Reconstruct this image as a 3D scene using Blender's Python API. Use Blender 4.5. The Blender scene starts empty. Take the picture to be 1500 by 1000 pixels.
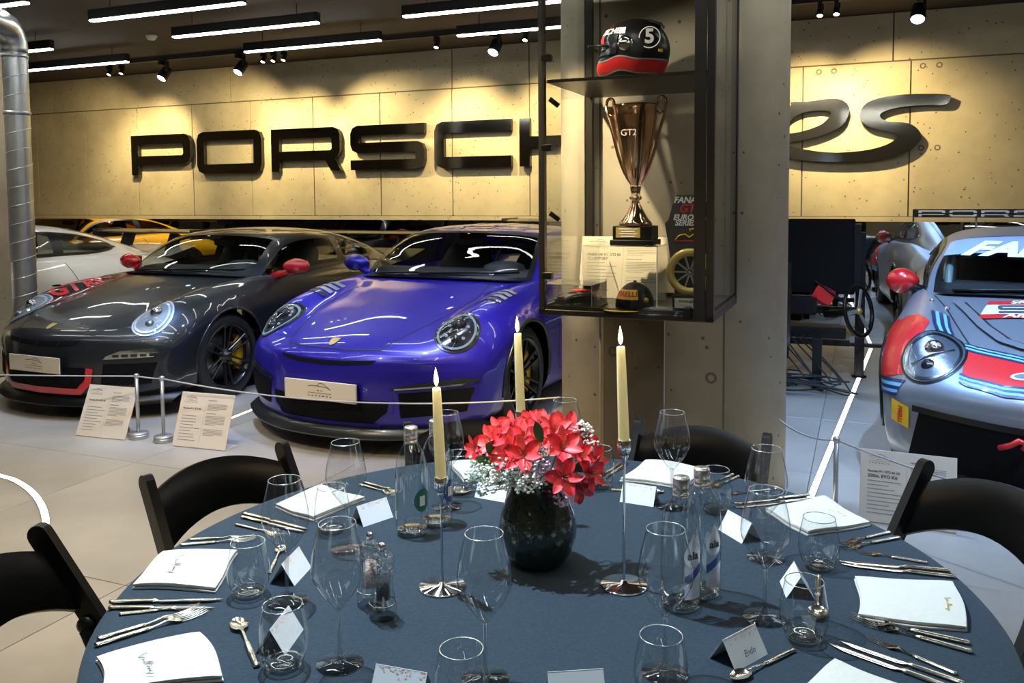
import bpy, bmesh, math, random
import numpy as np
from mathutils import Vector, Matrix
from mathutils.bvhtree import BVHTree
from mathutils.geometry import tessellate_polygon
random.seed(7)
S = bpy.context.scene
COL = S.collection
PI = math.pi
R = math.radians
# ------------------------------------------------------------------ camera, world, exposure
F = 1250.0; TP = 0.0625; CY = 290 + F*TP; EYE = 1.5; ROLL = R(0.4); PITCH = math.atan(TP)
fw_ = np.array([0, math.cos(PITCH), -math.sin(PITCH)]); r0_ = np.array([1., 0, 0]); u0_ = np.array([0, math.sin(PITCH), math.cos(PITCH)])
r_ = math.cos(ROLL)*r0_ - math.sin(ROLL)*u0_
u_ = math.cos(ROLL)*u0_ + math.sin(ROLL)*r0_
cam_d = bpy.data.cameras.new('camera'); cam = bpy.data.objects.new('camera', cam_d); COL.objects.link(cam)
cam_d.sensor_width = 36; cam_d.lens = F/1500*36; cam_d.shift_y = -(500-CY)/1500
cam_d.clip_start = 0.02
M = Matrix.Identity(4)
for i in range(3):
    M[i][0] = r_[i]; M[i][1] = u_[i]; M[i][2] = -fw_[i]
M[2][3] = EYE
cam.matrix_world = M
S.camera = cam
w = bpy.data.worlds.new('world'); S.world = w; w.use_nodes = True
w.node_tree.nodes['Background'].inputs[0].default_value = (0.75, 0.83, 1.0, 1)
w.node_tree.nodes['Background'].inputs[1].default_value = 0.05
S.view_settings.view_transform = 'Standard'; S.view_settings.look = 'None'
S.view_settings.gamma = 1.0; S.view_settings.use_curve_mapping = False
S.view_settings.exposure = 1.25
YAW = R(22.5); CB, SB = math.cos(YAW), math.sin(YAW)

def ray(px, py): return fw_ + (px-750)/F*r_ + (CY-py)/F*u_
def atz(px, py, z):
    d = ray(px, py); t = (z-EYE)/d[2]; return Vector((d[0]*t, d[1]*t, z))
def B(x, y, z=0.0): return Vector((CB*x+SB*y, -SB*x+CB*y, z))      # building axes -> world
def to_b(v): return Vector((CB*v[0]-SB*v[1], SB*v[0]+CB*v[1], v[2]))
def wall_pt(px, py, yb=9.07):
    d = ray(px, py); db = to_b(d); t = yb/db[1]; return (db[0]*t, EYE+db[2]*t)
BROT = -YAW
TABLE_C = (0.058, 1.632); TABLE_R = 0.82; TZ = 0.752

def light(kind, name, loc, power, col=(1, 1, 1), size=0.1, target=None, spot=60, blend=0.5, parent=None, sy=None):
    d = bpy.data.lights.new(name, kind); d.energy = power; d.color = col
    if kind == 'AREA':
        d.size = size
        if sy: d.shape = 'RECTANGLE'; d.size_y = sy
    else: d.shadow_soft_size = size
    if kind == 'SPOT': d.spot_size = R(spot); d.spot_blend = blend
    o = bpy.data.objects.new(name, d); COL.objects.link(o); o.location = loc
    if target is not None:
        o.rotation_euler = (Vector(target)-Vector(loc)).to_track_quat('-Z', 'Y').to_euler()
    if parent: o.parent = parent
    return o

# ------------------------------------------------------------------ materials
MATS = {}
def pm(name, col, rough=0.5, metal=0.0, coat=0.0, spec=0.5, noise=None, bump=None, emit=None, es=1.0, sheen=0, alpha=None, sub=0.0):
    m = bpy.data.materials.new(name); m.use_nodes = True; MATS[name] = m
    nt = m.node_tree; b = nt.nodes['Principled BSDF']
    b.inputs['Base Color'].default_value = (*col, 1); b.inputs['Roughness'].default_value = rough
    b.inputs['Metallic'].default_value = metal; b.inputs['Coat Weight'].default_value = coat
    b.inputs['Coat Roughness'].default_value = 0.03; b.inputs['Specular IOR Level'].default_value = spec
    if sheen: b.inputs['Sheen Weight'].default_value = sheen
    if sub: b.inputs['Subsurface Weight'].default_value = sub; b.inputs['Subsurface Radius'].default_value = (.02, .012, .006)
    if emit: b.inputs['Emission Color'].default_value = (*emit, 1); b.inputs['Emission Strength'].default_value = es
    if noise:                                     # (scale, amount): mottled base colour
        sc, am = noise
        tc = nt.nodes.new('ShaderNodeTexCoord'); n = nt.nodes.new('ShaderNodeTexNoise'); n.inputs['Scale'].default_value = sc
        n.inputs['Detail'].default_value = 6
        nt.links.new(tc.outputs['Object'], n.inputs['Vector'])
        r = nt.nodes.new('ShaderNodeValToRGB')
        r.color_ramp.elements[0].position = .3; r.color_ramp.elements[1].position = .7
        r.color_ramp.elements[0].color = (*[c*(1-am) for c in col], 1); r.color_ramp.elements[1].color = (*[min(1, c*(1+am)) for c in col], 1)
        nt.links.new(n.outputs['Fac'], r.inputs['Fac']); nt.links.new(r.outputs['Color'], b.inputs['Base Color'])
    if bump:
        sc, st = bump
        tc = nt.nodes.new('ShaderNodeTexCoord'); n = nt.nodes.new('ShaderNodeTexNoise'); n.inputs['Scale'].default_value = sc
        nt.links.new(tc.outputs['Object'], n.inputs['Vector'])
        bp = nt.nodes.new('ShaderNodeBump'); bp.inputs['Strength'].default_value = st; bp.inputs['Distance'].default_value = .01
        nt.links.new(n.outputs['Fac'], bp.inputs['Height']); nt.links.new(bp.outputs['Normal'], b.inputs['Normal'])
    return m
def glass_thin(name, tint=(1, 1, 1), ior=1.45, rough=0.0, boost=0.0, dark=None):
    """thin sheet: clear transmission plus a Fresnel reflection"""
    m = bpy.data.materials.new(name); m.use_nodes = True; MATS[name] = m; nt = m.node_tree
    for n in list(nt.nodes): nt.nodes.remove(n)
    out = nt.nodes.new('ShaderNodeOutputMaterial'); t = nt.nodes.new('ShaderNodeBsdfTransparent'); t.inputs[0].default_value = (*tint, 1)
    g = nt.nodes.new('ShaderNodeBsdfGlossy'); g.inputs['Roughness'].default_value = rough
    lf = nt.nodes.new('ShaderNodeLayerWeight'); lf.inputs[0].default_value = .5      # Schlick reflection, equal from both faces
    pw = nt.nodes.new('ShaderNodeMath'); pw.operation = 'POWER'; pw.inputs[1].default_value = 5.0
    f0 = ((ior-1)/(ior+1))**2*(1+boost)
    ma = nt.nodes.new('ShaderNodeMath'); ma.operation = 'MULTIPLY_ADD'; ma.inputs[1].default_value = 1-f0; ma.inputs[2].default_value = f0; ma.use_clamp = True
    mx = nt.nodes.new('ShaderNodeMixShader')
    nt.links.new(lf.outputs['Facing'], pw.inputs[0]); nt.links.new(pw.outputs[0], ma.inputs[0]); nt.links.new(ma.outputs[0], mx.inputs[0])
    if dark:                                      # absorption seen edge-on through thick walls
        lw = nt.nodes.new('ShaderNodeLayerWeight'); lw.inputs[0].default_value = .25
        rp = nt.nodes.new('ShaderNodeValToRGB'); rp.color_ramp.elements[0].color = (*tint, 1); rp.color_ramp.elements[1].color = (*dark, 1)
        rp.color_ramp.elements[0].position = .35
        nt.links.new(lw.outputs['Facing'], rp.inputs[0]); nt.links.new(rp.outputs[0], t.inputs[0])
    nt.links.new(t.outputs[0], mx.inputs[1]); nt.links.new(g.outputs[0], mx.inputs[2]); nt.links.new(mx.outputs[0], out.inputs[0])
    return m
def glass_solid(name, col=(1, 1, 1), ior=1.45, rough=0.0):
    m = pm(name, col, rough); b = m.node_tree.nodes['Principled BSDF']
    b.inputs['Transmission Weight'].default_value = 1.0; b.inputs['IOR'].default_value = ior
    return m
def concrete(name, a, b_, pit=(.12, .1, .075), rough=.75, pits=9.0):
    m = bpy.data.materials.new(name); m.use_nodes = True; MATS[name] = m; nt = m.node_tree; b = nt.nodes['Principled BSDF']
    b.inputs['Roughness'].default_value = rough
    tc = nt.nodes.new('ShaderNodeTexCoord')
    n1 = nt.nodes.new('ShaderNodeTexNoise'); n1.inputs['Scale'].default_value = 1.3; n1.inputs['Detail'].default_value = 9; n1.inputs['Roughness'].default_value = .65
    nt.links.new(tc.outputs['Object'], n1.inputs['Vector'])
    r1 = nt.nodes.new('ShaderNodeValToRGB'); r1.color_ramp.elements[0].position = .3; r1.color_ramp.elements[1].position = .7
    r1.color_ramp.elements[0].color = (*a, 1); r1.color_ramp.elements[1].color = (*b_, 1)
    nt.links.new(n1.outputs['Fac'], r1.inputs['Fac'])
    v = nt.nodes.new('ShaderNodeTexVoronoi'); v.inputs['Scale'].default_value = pits; v.inputs['Randomness'].default_value = 1
    nt.links.new(tc.outputs['Object'], v.inputs['Vector'])
    n2 = nt.nodes.new('ShaderNodeTexNoise'); n2.inputs['Scale'].default_value = 3.1
    nt.links.new(tc.outputs['Object'], n2.inputs['Vector'])
    th = nt.nodes.new('ShaderNodeMath'); th.operation = 'MULTIPLY'; th.inputs[1].default_value = .22; nt.links.new(n2.outputs['Fac'], th.inputs[0])
    lt = nt.nodes.new('ShaderNodeMath'); lt.operation = 'LESS_THAN'
    nt.links.new(v.outputs['Distance'], lt.inputs[0]); nt.links.new(th.outputs[0], lt.inputs[1])
    mx = nt.nodes.new('ShaderNodeMixRGB'); mx.inputs[2].default_value = (*pit, 1)
    nt.links.new(lt.outputs[0], mx.inputs[0]); nt.links.new(r1.outputs[0], mx.inputs[1]); nt.links.new(mx.outputs[0], b.inputs['Base Color'])
    bp = nt.nodes.new('ShaderNodeBump'); bp.inputs['Strength'].default_value = .25; bp.inputs['Distance'].default_value = .01
    nt.links.new(n1.outputs['Fac'], bp.inputs['Height']); nt.links.new(bp.outputs[0], b.inputs['Normal'])
    return m
def waxy(name, col, k=.5):                    # opaque and translucent halves: light passes through the taper
    m = bpy.data.materials.new(name); m.use_nodes = True; MATS[name] = m; nt = m.node_tree
    for n in list(nt.nodes): nt.nodes.remove(n)
    o = nt.nodes.new('ShaderNodeOutputMaterial'); a = nt.nodes.new('ShaderNodeBsdfPrincipled'); t = nt.nodes.new('ShaderNodeBsdfTranslucent'); x = nt.nodes.new('ShaderNodeMixShader')
    a.inputs['Base Color'].default_value = (*col, 1); a.inputs['Roughness'].default_value = .4; t.inputs[0].default_value = (*col, 1); x.inputs[0].default_value = k
    nt.links.new(a.outputs[0], x.inputs[1]); nt.links.new(t.outputs[0], x.inputs[2]); nt.links.new(x.outputs[0], o.inputs[0]); return m
def emission(name, col, s):
    m = bpy.data.materials.new(name); m.use_nodes = True; MATS[name] = m; nt = m.node_tree
    for n in list(nt.nodes): nt.nodes.remove(n)
    o = nt.nodes.new('ShaderNodeOutputMaterial'); e = nt.nodes.new('ShaderNodeEmission')
    e.inputs[0].default_value = (*col, 1); e.inputs[1].default_value = s; nt.links.new(e.outputs[0], o.inputs[0]); return m

concrete('concrete_wall', (.35, .285, .175), (.53, .445, .28), pits=15)
concrete('concrete_column', (.28, .24, .18), (.45, .395, .30), pits=14)
pm('joint', (.13, .11, .075), .9)
m_ = pm('tile', (.36, .325, .275), .36, noise=(1.6, .2), spec=.5)
pm('grout', (.26, .23, .19), .6)
pm('ceiling', (.046, .034, .028), .8, noise=(.8, .2))
pm('black_metal', (.008, .008, .009), .42, spec=.25)
pm('black_satin', (.007, .0065, .0065), .32, spec=.3)
pm('black_paint', (.007, .007, .008), .28)
pm('bronze_metal', (.035, .03, .026), .35, .4)
pm('galv', (.46, .49, .52), .33, .9, noise=(6, .12))
pm('galv_seam', (.6, .62, .65), .3, .9)
emission('led', (.97, 1, .93), 9.0)
emission('led_floor', (1, .97, .82), 3.0)
emission('lens_cool', (.55, .8, 1), 5.0)
emission('lens_warm', (1, .85, .55), 5.0)
pm('mirror_dark', (.62, .62, .62), .02, 1.0)
pm('dark_room', (.05, .05, .05), .7)
pm('mirror_steel', (.30, .28, .25), .08, 1.0)
pm('letter_side', (.03, .028, .026), .3, .5)
pm('chrome', (.82, .82, .83), .06, 1.0)
pm('silver', (.78, .74, .66), .16, 1.0)
pm('rose_gold', (.86, .52, .30), .1, 1.0)
pm('white_plastic', (.8, .8, .78), .4)
pm('paper_card', (.62, .66, .72), .7)
pm('paper_board', (.66, .57, .45), .55)
pm('print_dark', (.06, .06, .06), .7)
pm('print_grey', (.30, .28, .26), .7)
pm('white_print', (.85, .85, .85), .5)
pm('red_print', (.62, .02, .018), .4)
pm('yellow_print', (.85, .50, .02), .4)
pm('blue_print', (.03, .09, .32), .4)
pm('gold_print', (.62, .46, .14), .35, .6)
glass_thin('pane', (.96, .97, .96))
glass_thin('acrylic', (.97, .98, .98), ior=1.49)

# ------------------------------------------------------------------ mesh builder
class MB:
    def __init__(s): s.v = []; s.f = []; s.sm = []
    def add(s, vs, fs, smooth=False):
        o = len(s.v); s.v += [tuple(map(float, p)) for p in vs]
        s.f += [tuple(o+i for i in f) for f in fs]; s.sm += [smooth]*len(fs); return s
    def box(s, c, d, rot=None, bev=0.0):
        x, y, z = d[0]/2, d[1]/2, d[2]/2
        if bev:
            b = bev; vs = []; 
            loops = [(-z, x-b, y-b), (-z+b, x, y), (z-b, x, y), (z, x-b, y-b)]
            for (zz, xx, yy) in loops: vs += [(-xx, -yy, zz), (xx, -yy, zz), (xx, yy, zz), (-xx, yy, zz)]
            fs = [(3, 2, 1, 0), (12, 13, 14, 15)]
            for k in range(3):
                for i in range(4):
                    a = k*4+i; bb = k*4+(i+1) % 4; fs.append((a, bb, bb+4, a+4))
        else:
            vs = [(-x, -y, -z), (x, -y, -z), (x, y, -z), (-x, y, -z), (-x, -y, z), (x, -y, z), (x, y, z), (-x, y, z)]
            fs = [(3, 2, 1, 0), (4, 5, 6, 7), (0, 1, 5, 4), (1, 2, 6, 5), (2, 3, 7, 6), (3, 0, 4, 7)]
        m = Matrix.Identity(3) if rot is None else rot
        C_ = Vector(c); return s.add([tuple(C_+m@Vector(p)) for p in vs], fs)
    def span(s, a, b, bev=0.0):          # box by two corners
        a = Vector(a); b = Vector(b); return s.box((a+b)/2, [abs(q) for q in (b-a)], None, bev)
    def bar(s, a, b, w_, h_, up=(0, 0, 1), bev=0.0):   # rectangular bar from a to b
        a = Vector(a); b = Vector(b); y = (b-a).normalized(); x = y.cross(Vector(up))
        if x.length < 1e-4: x = y.cross(Vector((1, 0, 0)))
        x.normalize(); z = x.cross(y)
        return s.box((a+b)/2, (w_, (b-a).length, h_), Matrix((x, y, z)).transposed(), bev)
    def tube(s, path, r, seg=8, cap=True, closed=False):
        P = [Vector(p) for p in path]; n = len(P); rs = r if hasattr(r, '__len__') else [r]*n
        vs = []; prev = None
        for i, p in enumerate(P):
            if closed: t = P[(i+1) % n]-P[i-1]
            else: t = P[min(i+1, n-1)]-P[max(i-1, 0)]
            if t.length < 1e-9: t = Vector((0, 0, 1))
            t.normalize()
            if prev is None:
                x = t.cross(Vector((0, 0, 1)))
                if x.length < 1e-3: x = t.cross(Vector((0, 1, 0)))
            else: x = prev-t*prev.dot(t)
            if x.length < 1e-6: x = t.orthogonal()
            x.normalize(); prev = x; y = t.cross(x)
            for k in range(seg):
                a = 2*PI*k/seg; vs.append(p+(x*math.cos(a)+y*math.sin(a))*rs[i])
        fs = []
        for i in range(n if closed else n-1):
            for k in range(seg):
                j = (i+1) % n; fs.append((i*seg+k, i*seg+(k+1) % seg, j*seg+(k+1) % seg, j*seg+k))
        s.add(vs, fs, True)
        if cap and not closed:
            o = len(s.v)-len(vs); s.f += [tuple(o+k for k in range(seg-1, -1, -1)), tuple(o+(n-1)*seg+k for k in range(seg))]; s.sm += [False]*2
        return s
    def lathe(s, prof, seg=24, c=(0, 0, 0), smooth=True, a0=0, a1=2*PI):
        full = abs(a1-a0-2*PI) < 1e-6; n = seg if full else seg+1; vs = []
        for (r, z) in prof:
            for k in range(n):
                a = a0+(a1-a0)*k/seg; vs.append((c[0]+r*math.cos(a), c[1]+r*math.sin(a), c[2]+z))
        fs = []
        for i in range(len(prof)-1):
            for k in range(seg):
                k2 = (k+1) % n; fs.append((i*n+k, i*n+k2, (i+1)*n+k2, (i+1)*n+k))
        return s.add(vs, fs, smooth)
    def prism(s, loops, z0, z1, xf=None):   # loops: outline then holes in 2D; extruded along local z
        xf = xf or (lambda x, y, z: (x, y, z))
        flat = [p for l in loops for p in l]; tri = tessellate_polygon([[Vector((p[0], p[1], 0)) for p in l] for l in loops])
        n = len(flat); vs = [xf(p[0], p[1], z0) for p in flat]+[xf(p[0], p[1], z1) for p in flat]
        fs = [tuple(t) for t in tri]+[tuple(n+i for i in reversed(t)) for t in tri]
        o = 0
        for l in loops:
            m = len(l)
            for i in range(m): fs.append((o+i, o+(i+1) % m, n+o+(i+1) % m, n+o+i))
            o += m
        return s.add(vs, fs)
    def ball(s, c, r, seg=10, ring=6):
        r = r if hasattr(r, '__len__') else (r, r, r); vs = [(c[0], c[1], c[2]-r[2])]
        for i in range(1, ring):
            a = PI*i/ring-PI/2
            for k in range(seg):
                b = 2*PI*k/seg; vs.append((c[0]+r[0]*math.cos(a)*math.cos(b), c[1]+r[1]*math.cos(a)*math.sin(b), c[2]+r[2]*math.sin(a)))
        vs.append((c[0], c[1], c[2]+r[2])); fs = []
        for k in range(seg): fs.append((0, 1+(k+1) % seg, 1+k)); fs.append((len(vs)-1, len(vs)-1-seg+k, len(vs)-1-seg+(k+1) % seg))
        for i in range(ring-2):
            for k in range(seg): a = 1+i*seg+k; b = 1+i*seg+(k+1) % seg; fs.append((a, b, b+seg, a+seg))
        return s.add(vs, fs, True)
    def grid(s, P, smooth=True):            # P: array (n,m,3)
        n, m = len(P), len(P[0]); fs = [(i*m+j, i*m+j+1, (i+1)*m+j+1, (i+1)*m+j) for i in range(n-1) for j in range(m-1)]
        return s.add([p for row in P for p in row], fs, smooth)
    def mesh(s, name, mat):
        me = bpy.data.meshes.new(name); me.from_pydata(s.v, [], s.f)
        me.polygons.foreach_set('use_smooth', s.sm)
        bm = bmesh.new(); bm.from_mesh(me); bmesh.ops.recalc_face_normals(bm, faces=bm.faces); bm.to_mesh(me); bm.free()
        if mat: me.materials.append(MATS[mat])
        return me
    def build(s, name, mat, parent=None, loc=None, rotz=None):
        return obj(name, s.mesh(name, mat), parent, loc, rotz)
def obj(name, me, parent=None, loc=None, rotz=None):
    o = bpy.data.objects.new(name, me); COL.objects.link(o)
    if parent: o.parent = parent
    if loc is not None: o.location = loc
    if rotz is not None: o.rotation_euler = (0, 0, rotz)
    return o
def tag(o, label=None, cat=None, group=None, kind=None):
    if label: o['label'] = label
    if cat: o['category'] = cat
    if group: o['group'] = group
    if kind: o['kind'] = kind
    return o
def thing(name, label, cat, loc=(0, 0, 0), rotz=0, group=None):
    o = bpy.data.objects.new(name, None); COL.objects.link(o); o.location = loc; o.rotation_euler = (0, 0, rotz)
    o.empty_display_size = .05
    return tag(o, label, cat, group)
def dup(root, loc, rotz, label, group=None, scale=None):
    r = root.copy(); COL.objects.link(r); r.location = loc; r.rotation_euler = (0, 0, rotz); r['label'] = label
    if group: r['group'] = group
    if scale: r.scale = scale
    for ch in root.children:
        c = ch.copy(); COL.objects.link(c); c.parent = r
        for g in ch.children: d = g.copy(); COL.objects.link(d); d.parent = c
    return r
def text_mesh(txt, size=1.0, ext=0.0, bold=0.0, shear=0.0, align='CENTER', space=1.0):
    c = bpy.data.curves.new('t', 'FONT'); c.body = txt; c.size = size; c.extrude = ext; c.offset = bold; c.shear = shear
    c.align_x = align; c.align_y = 'CENTER'; c.resolution_u = 3; c.space_character = space
    o = bpy.data.objects.new('t', c); COL.objects.link(o)
    dg = bpy.context.evaluated_depsgraph_get(); me = bpy.data.meshes.new_from_object(o.evaluated_get(dg))
    bpy.data.objects.remove(o); bpy.data.curves.remove(c); return me
def text(name, txt, mat, size, mtx, parent=None, **k):
    me = text_mesh(txt, size, **k); me.name = name; me.transform(mtx); me.materials.clear(); me.materials.append(MATS[mat])
    return obj(name, me, parent)
def frame(o, x, y):                         # 4x4 with given origin and x/y axes
    x = Vector(x).normalized(); y = Vector(y); y = (y-x*y.dot(x)).normalized(); z = x.cross(y); m = Matrix.Identity(4)
    for i in range(3): m[i][0] = x[i]; m[i][1] = y[i]; m[i][2] = z[i]; m[i][3] = o[i]
    return m
# ------------------------------------------------------------------ structure (building axes, rotated by the yaw of the hall)
WY = 9.07; CEIL = 3.25
def struct(o, label=None): tag(o, label, None, None, 'structure'); return o
fl = struct(MB().span((-14, -4.5, -.2), (9, 16, -.012)).build('floor', 'grout', None, (0, 0, 0), BROT))
tm = MB().box((0, 0, -.008), (1.196, 1.196, .016), None, .0015).mesh('tile', 'tile')
for i in range(-10, 5):
    for j in range(-2, 10):
        obj('tile', tm, fl, (i*1.2+.35, j*1.2+.62, 0))
ce = struct(MB().span((-14, -4.5, CEIL), (9, 16, CEIL+.2)).build('ceiling', 'ceiling', None, (0, 0, 0), BROT))
# hanging concrete wall: core plus cast panels with recessed joints
wb = struct(MB().span((-13.6, WY+.012, 1.25), (6, WY+.42, CEIL)).build('wall_back', 'joint', None, (0, 0, 0), BROT))
ZJ = 2.785
low = [-13.3, -12.32]+[-11.345+.977*i for i in range(0, 18)]
for a, b in zip(low[:-1], low[1:]):
    MB().box(((a+b)/2, WY+.02, (1.29+ZJ)/2), (b-a-.014, .05, ZJ-1.29-.012), None, .003).build('panel', 'concrete_wall', wb)
up = [-13.3, -10.99, -7.75, -4.5, -3.53, -1.6, .22, 3.4, 5.8]
for a, b in zip(up[:-1], up[1:]):
    MB().box(((a+b)/2, WY+.02, (ZJ+CEIL)/2), (b-a-.014, .05, CEIL-ZJ-.012), None, .003).build('panel', 'concrete_wall', wb)
MB().span((-13.5, WY-.008, 1.245), (5.9, WY+.05, 1.293)).build('edge_strip', 'concrete_wall', wb)
# formwork anchor rings on the panels
ring = MB().lathe([(.016, 0), (.024, .004), (.028, 0)], 12).mesh('anchor_ring', 'joint')
for x in (-.45, -.31, .48, .62):
    for z in (ZJ-.06, 1.95):
        if z < 2 and x < .4: continue
        o = obj('anchor_ring', ring, wb, (x, WY-.0055, z)); o.rotation_euler = (PI/2, 0, 0)
# mirror wall beneath the right half of the concrete, open hall behind the left half
mir = struct(MB().span((-1.6, WY+.06, .03), (5.9, WY+.1, 1.25)).build('wall_mirror', 'mirror_dark', None, (0, 0, 0), BROT))
struct(MB().span((-1.6, WY+.02, 0), (5.9, WY+.1, .03)).build('baseboard_back', 'black_metal', None, (0, 0, 0), BROT))
struct(MB().span((-13.6, 15.6, 0), (6, 15.8, CEIL)).build('wall_far', 'dark_room', None, (0, 0, 0), BROT))
struct(MB().span((-13.8, -4.5, 0), (-13.6, 15.8, CEIL)).build('wall_left', 'concrete_wall', None, (0, 0, 0), BROT))
struct(MB().span((6, -4.5, 0), (6.2, 15.8, CEIL)).build('wall_right', 'concrete_wall', None, (0, 0, 0), BROT))
struct(MB().span((-13.8, -4.7, 0), (6.2, -4.5, CEIL)).build('wall_front', 'concrete_wall', None, (0, 0, 0), BROT))

# big column behind the cabinet (stadium plan) and the left column
def stadium(x0, x1, y0, y1, n=10):
    r = (y1-y0)/2; ym = (y0+y1)/2; L = []
    for k in range(n+1): a = -PI/2+PI*k/n; L.append((x1-r+r*math.cos(a), ym+r*math.sin(a)))
    for k in range(n+1): a = PI/2+PI*k/n; L.append((x0+r+r*math.cos(a), ym+r*math.sin(a)))
    return L
XC0, XC1, YC0 = -1.52, -.35, 4.16
c = MB(); L = stadium(XC0, XC1, YC0, YC0+.5, 14); c.prism([L], 0, CEIL); c.sm = [len(f) == 4 for f in c.f]
col = c.build('concrete_pillar', 'concrete_column', None, (0, 0, 0), BROT); tag(col, 'wide round-edged concrete pillar behind the glass display cabinet', 'pillar')
for x in (-1.24, -.62):
    MB().span((x-.004, YC0-.002, .05), (x+.004, YC0+.02, CEIL)).build('formwork_seam', 'joint', col)
for x, z in ((-1.17, .72), (-.68, .62)):
    o = obj('anchor_ring', ring, col, (x, YC0-.0005, z)); o.rotation_euler = (PI/2, 0, 0)
pl = to_b(Vector((-4.30, 7.40, 0)))
lc = MB().span((pl.x-.40, pl.y-.34, 0), (pl.x, pl.y, CEIL), .02).build('concrete_pillar', 'concrete_column', None, (0, 0, 0), BROT)
tag(lc, 'square concrete pillar at the left edge beside the metal duct', 'pillar')
# spiral duct
dp = Vector((-4.03, 7.02, 0)); dr = .095
d = thing('ventilation_duct', 'galvanised spiral metal duct rising in front of the left concrete pillar', 'duct', dp)
MB().lathe([(dr, 0), (dr, 2.72)], 28).build('pipe', 'galv', d)
sp = [(math.cos(a)*(dr+.001), math.sin(a)*(dr+.001), .02+a/(2*PI)*.148) for a in [k*PI/9 for k in range(int(2.65/.148*18))]]
MB().tube(sp, .0035, 5).build('spiral_seam', 'galv_seam', d)
el = MB(); pth = [(0, 0, 2.70)]+[(0, -(.17-.17*math.cos(t)), 2.74+.17*math.sin(t)) for t in [k*PI/2/4 for k in range(5)]]+[(0, -.6, 2.91)]
el.tube(pth, dr*1.06, 24); el.build('elbow', 'galv', d)
for z in (2.66, 2.2): MB().lathe([(dr, z), (dr*1.08, z+.005), (dr*1.08, z+.03), (dr, z+.035)], 28).build('clamp_band', 'galv', d)
MB().span((-.14, -.55, 3.01), (-.10, -.5, CEIL-.001)).build('hanger_bracket', 'black_metal', d)

# ------------------------------------------------------------------ ceiling lights
tubeL = 1.66
hm = MB().box((0, 0, .05), (tubeL, .06, .085), None, .004).mesh('housing', 'black_metal')
dm = MB().box((0, 0, .0), (tubeL-.012, .05, .016), None, .003).mesh('diffuser', 'led')
wm = MB().tube([(0, 0, .09), (0, 0, CEIL-3.061)], .004, 6).mesh('hanger_wire', 'black_metal')
def linear_light(x, y, label, z=3.06, rot=0):
    t = thing('linear_light', label, 'ceiling light', B(x, y, z), BROT+rot, 'black linear ceiling lights with white diffusers')
    obj('housing', hm, t); obj('diffuser', dm, t); obj('hanger_wire', wm, t, (-.6, 0, 0)); obj('hanger_wire', wm, t, (.6, 0, 0))
pos = {-7: 'far-left', 0: 'left'}
rows = [(5.56, 'front'), (6.43, 'middle'), (7.38, 'rear')]
vis = {(-5.42, 5.56): 'long linear ceiling light nearest the top edge, left of the white smoke detector',
       (-5.33, 6.43): 'linear ceiling light just right of the white smoke detector',
       (-5.27, 7.38): 'linear ceiling light above the letters R and S, last of its column',
       (-2.87, 6.53): 'linear ceiling light running behind the cabinet post at the top edge',
       (-2.83, 7.5): 'linear ceiling light above the letter C, left of the cabinet post',
       (-6.95, 4.85): 'linear ceiling light at the top left corner over the metal duct',
       (-8.58, 6.4): 'short visible end of a linear ceiling light right of the duct elbow',
       (-8.53, 7.33): 'lowest linear ceiling light at the left, right of the metal duct'}
for (x, y), lab in vis.items(): linear_light(x, y, lab)
# the same rows go on over the cars, above the frame
k = 0
for y in (5.6, 4.7, 3.8):
    for x in ((-2.9, -.4, 2.1, 4.4) if y != 5.6 else (-2.9, -.2, 2.3)):
        linear_light(x, y, 'unseen linear ceiling light above the picture, over the table and cars'); k += 1
for (x, y) in ((.3, .4), (-1.9, .9), (2.0, 1.2), (-.2, -1.0), (-7.0, 3.9), (-5.2, 4.0), (-5.5, 2.6), (-2.6, 2.3)):  # lights around the table are added, filling faces turned toward the camera
    linear_light(x, y, 'unseen linear ceiling light above the picture, over the table and cars')
for (x, y, r) in ((-4.1, 3.05, 1.0), (-1.0, 2.85, -1.0)):
    linear_light(x, y, 'unseen linear ceiling light above the picture, over the table and cars', rot=r)
# smoke detector
sd = thing('smoke_detector', 'small round white smoke detector on the dark ceiling', 'smoke detector', B(*to_b(atz(222, 56, CEIL-.03)).xy, CEIL-.05))
MB().lathe([(0, 0), (.035, .002), (.045, .015), (.048, .03)], 20).build('sensor_dome', 'white_plastic', sd)
MB().lathe([(.058, .028), (.06, .035), (.06, .05), (0, .05)], 20).build('base_plate', 'white_plastic', sd)
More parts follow.
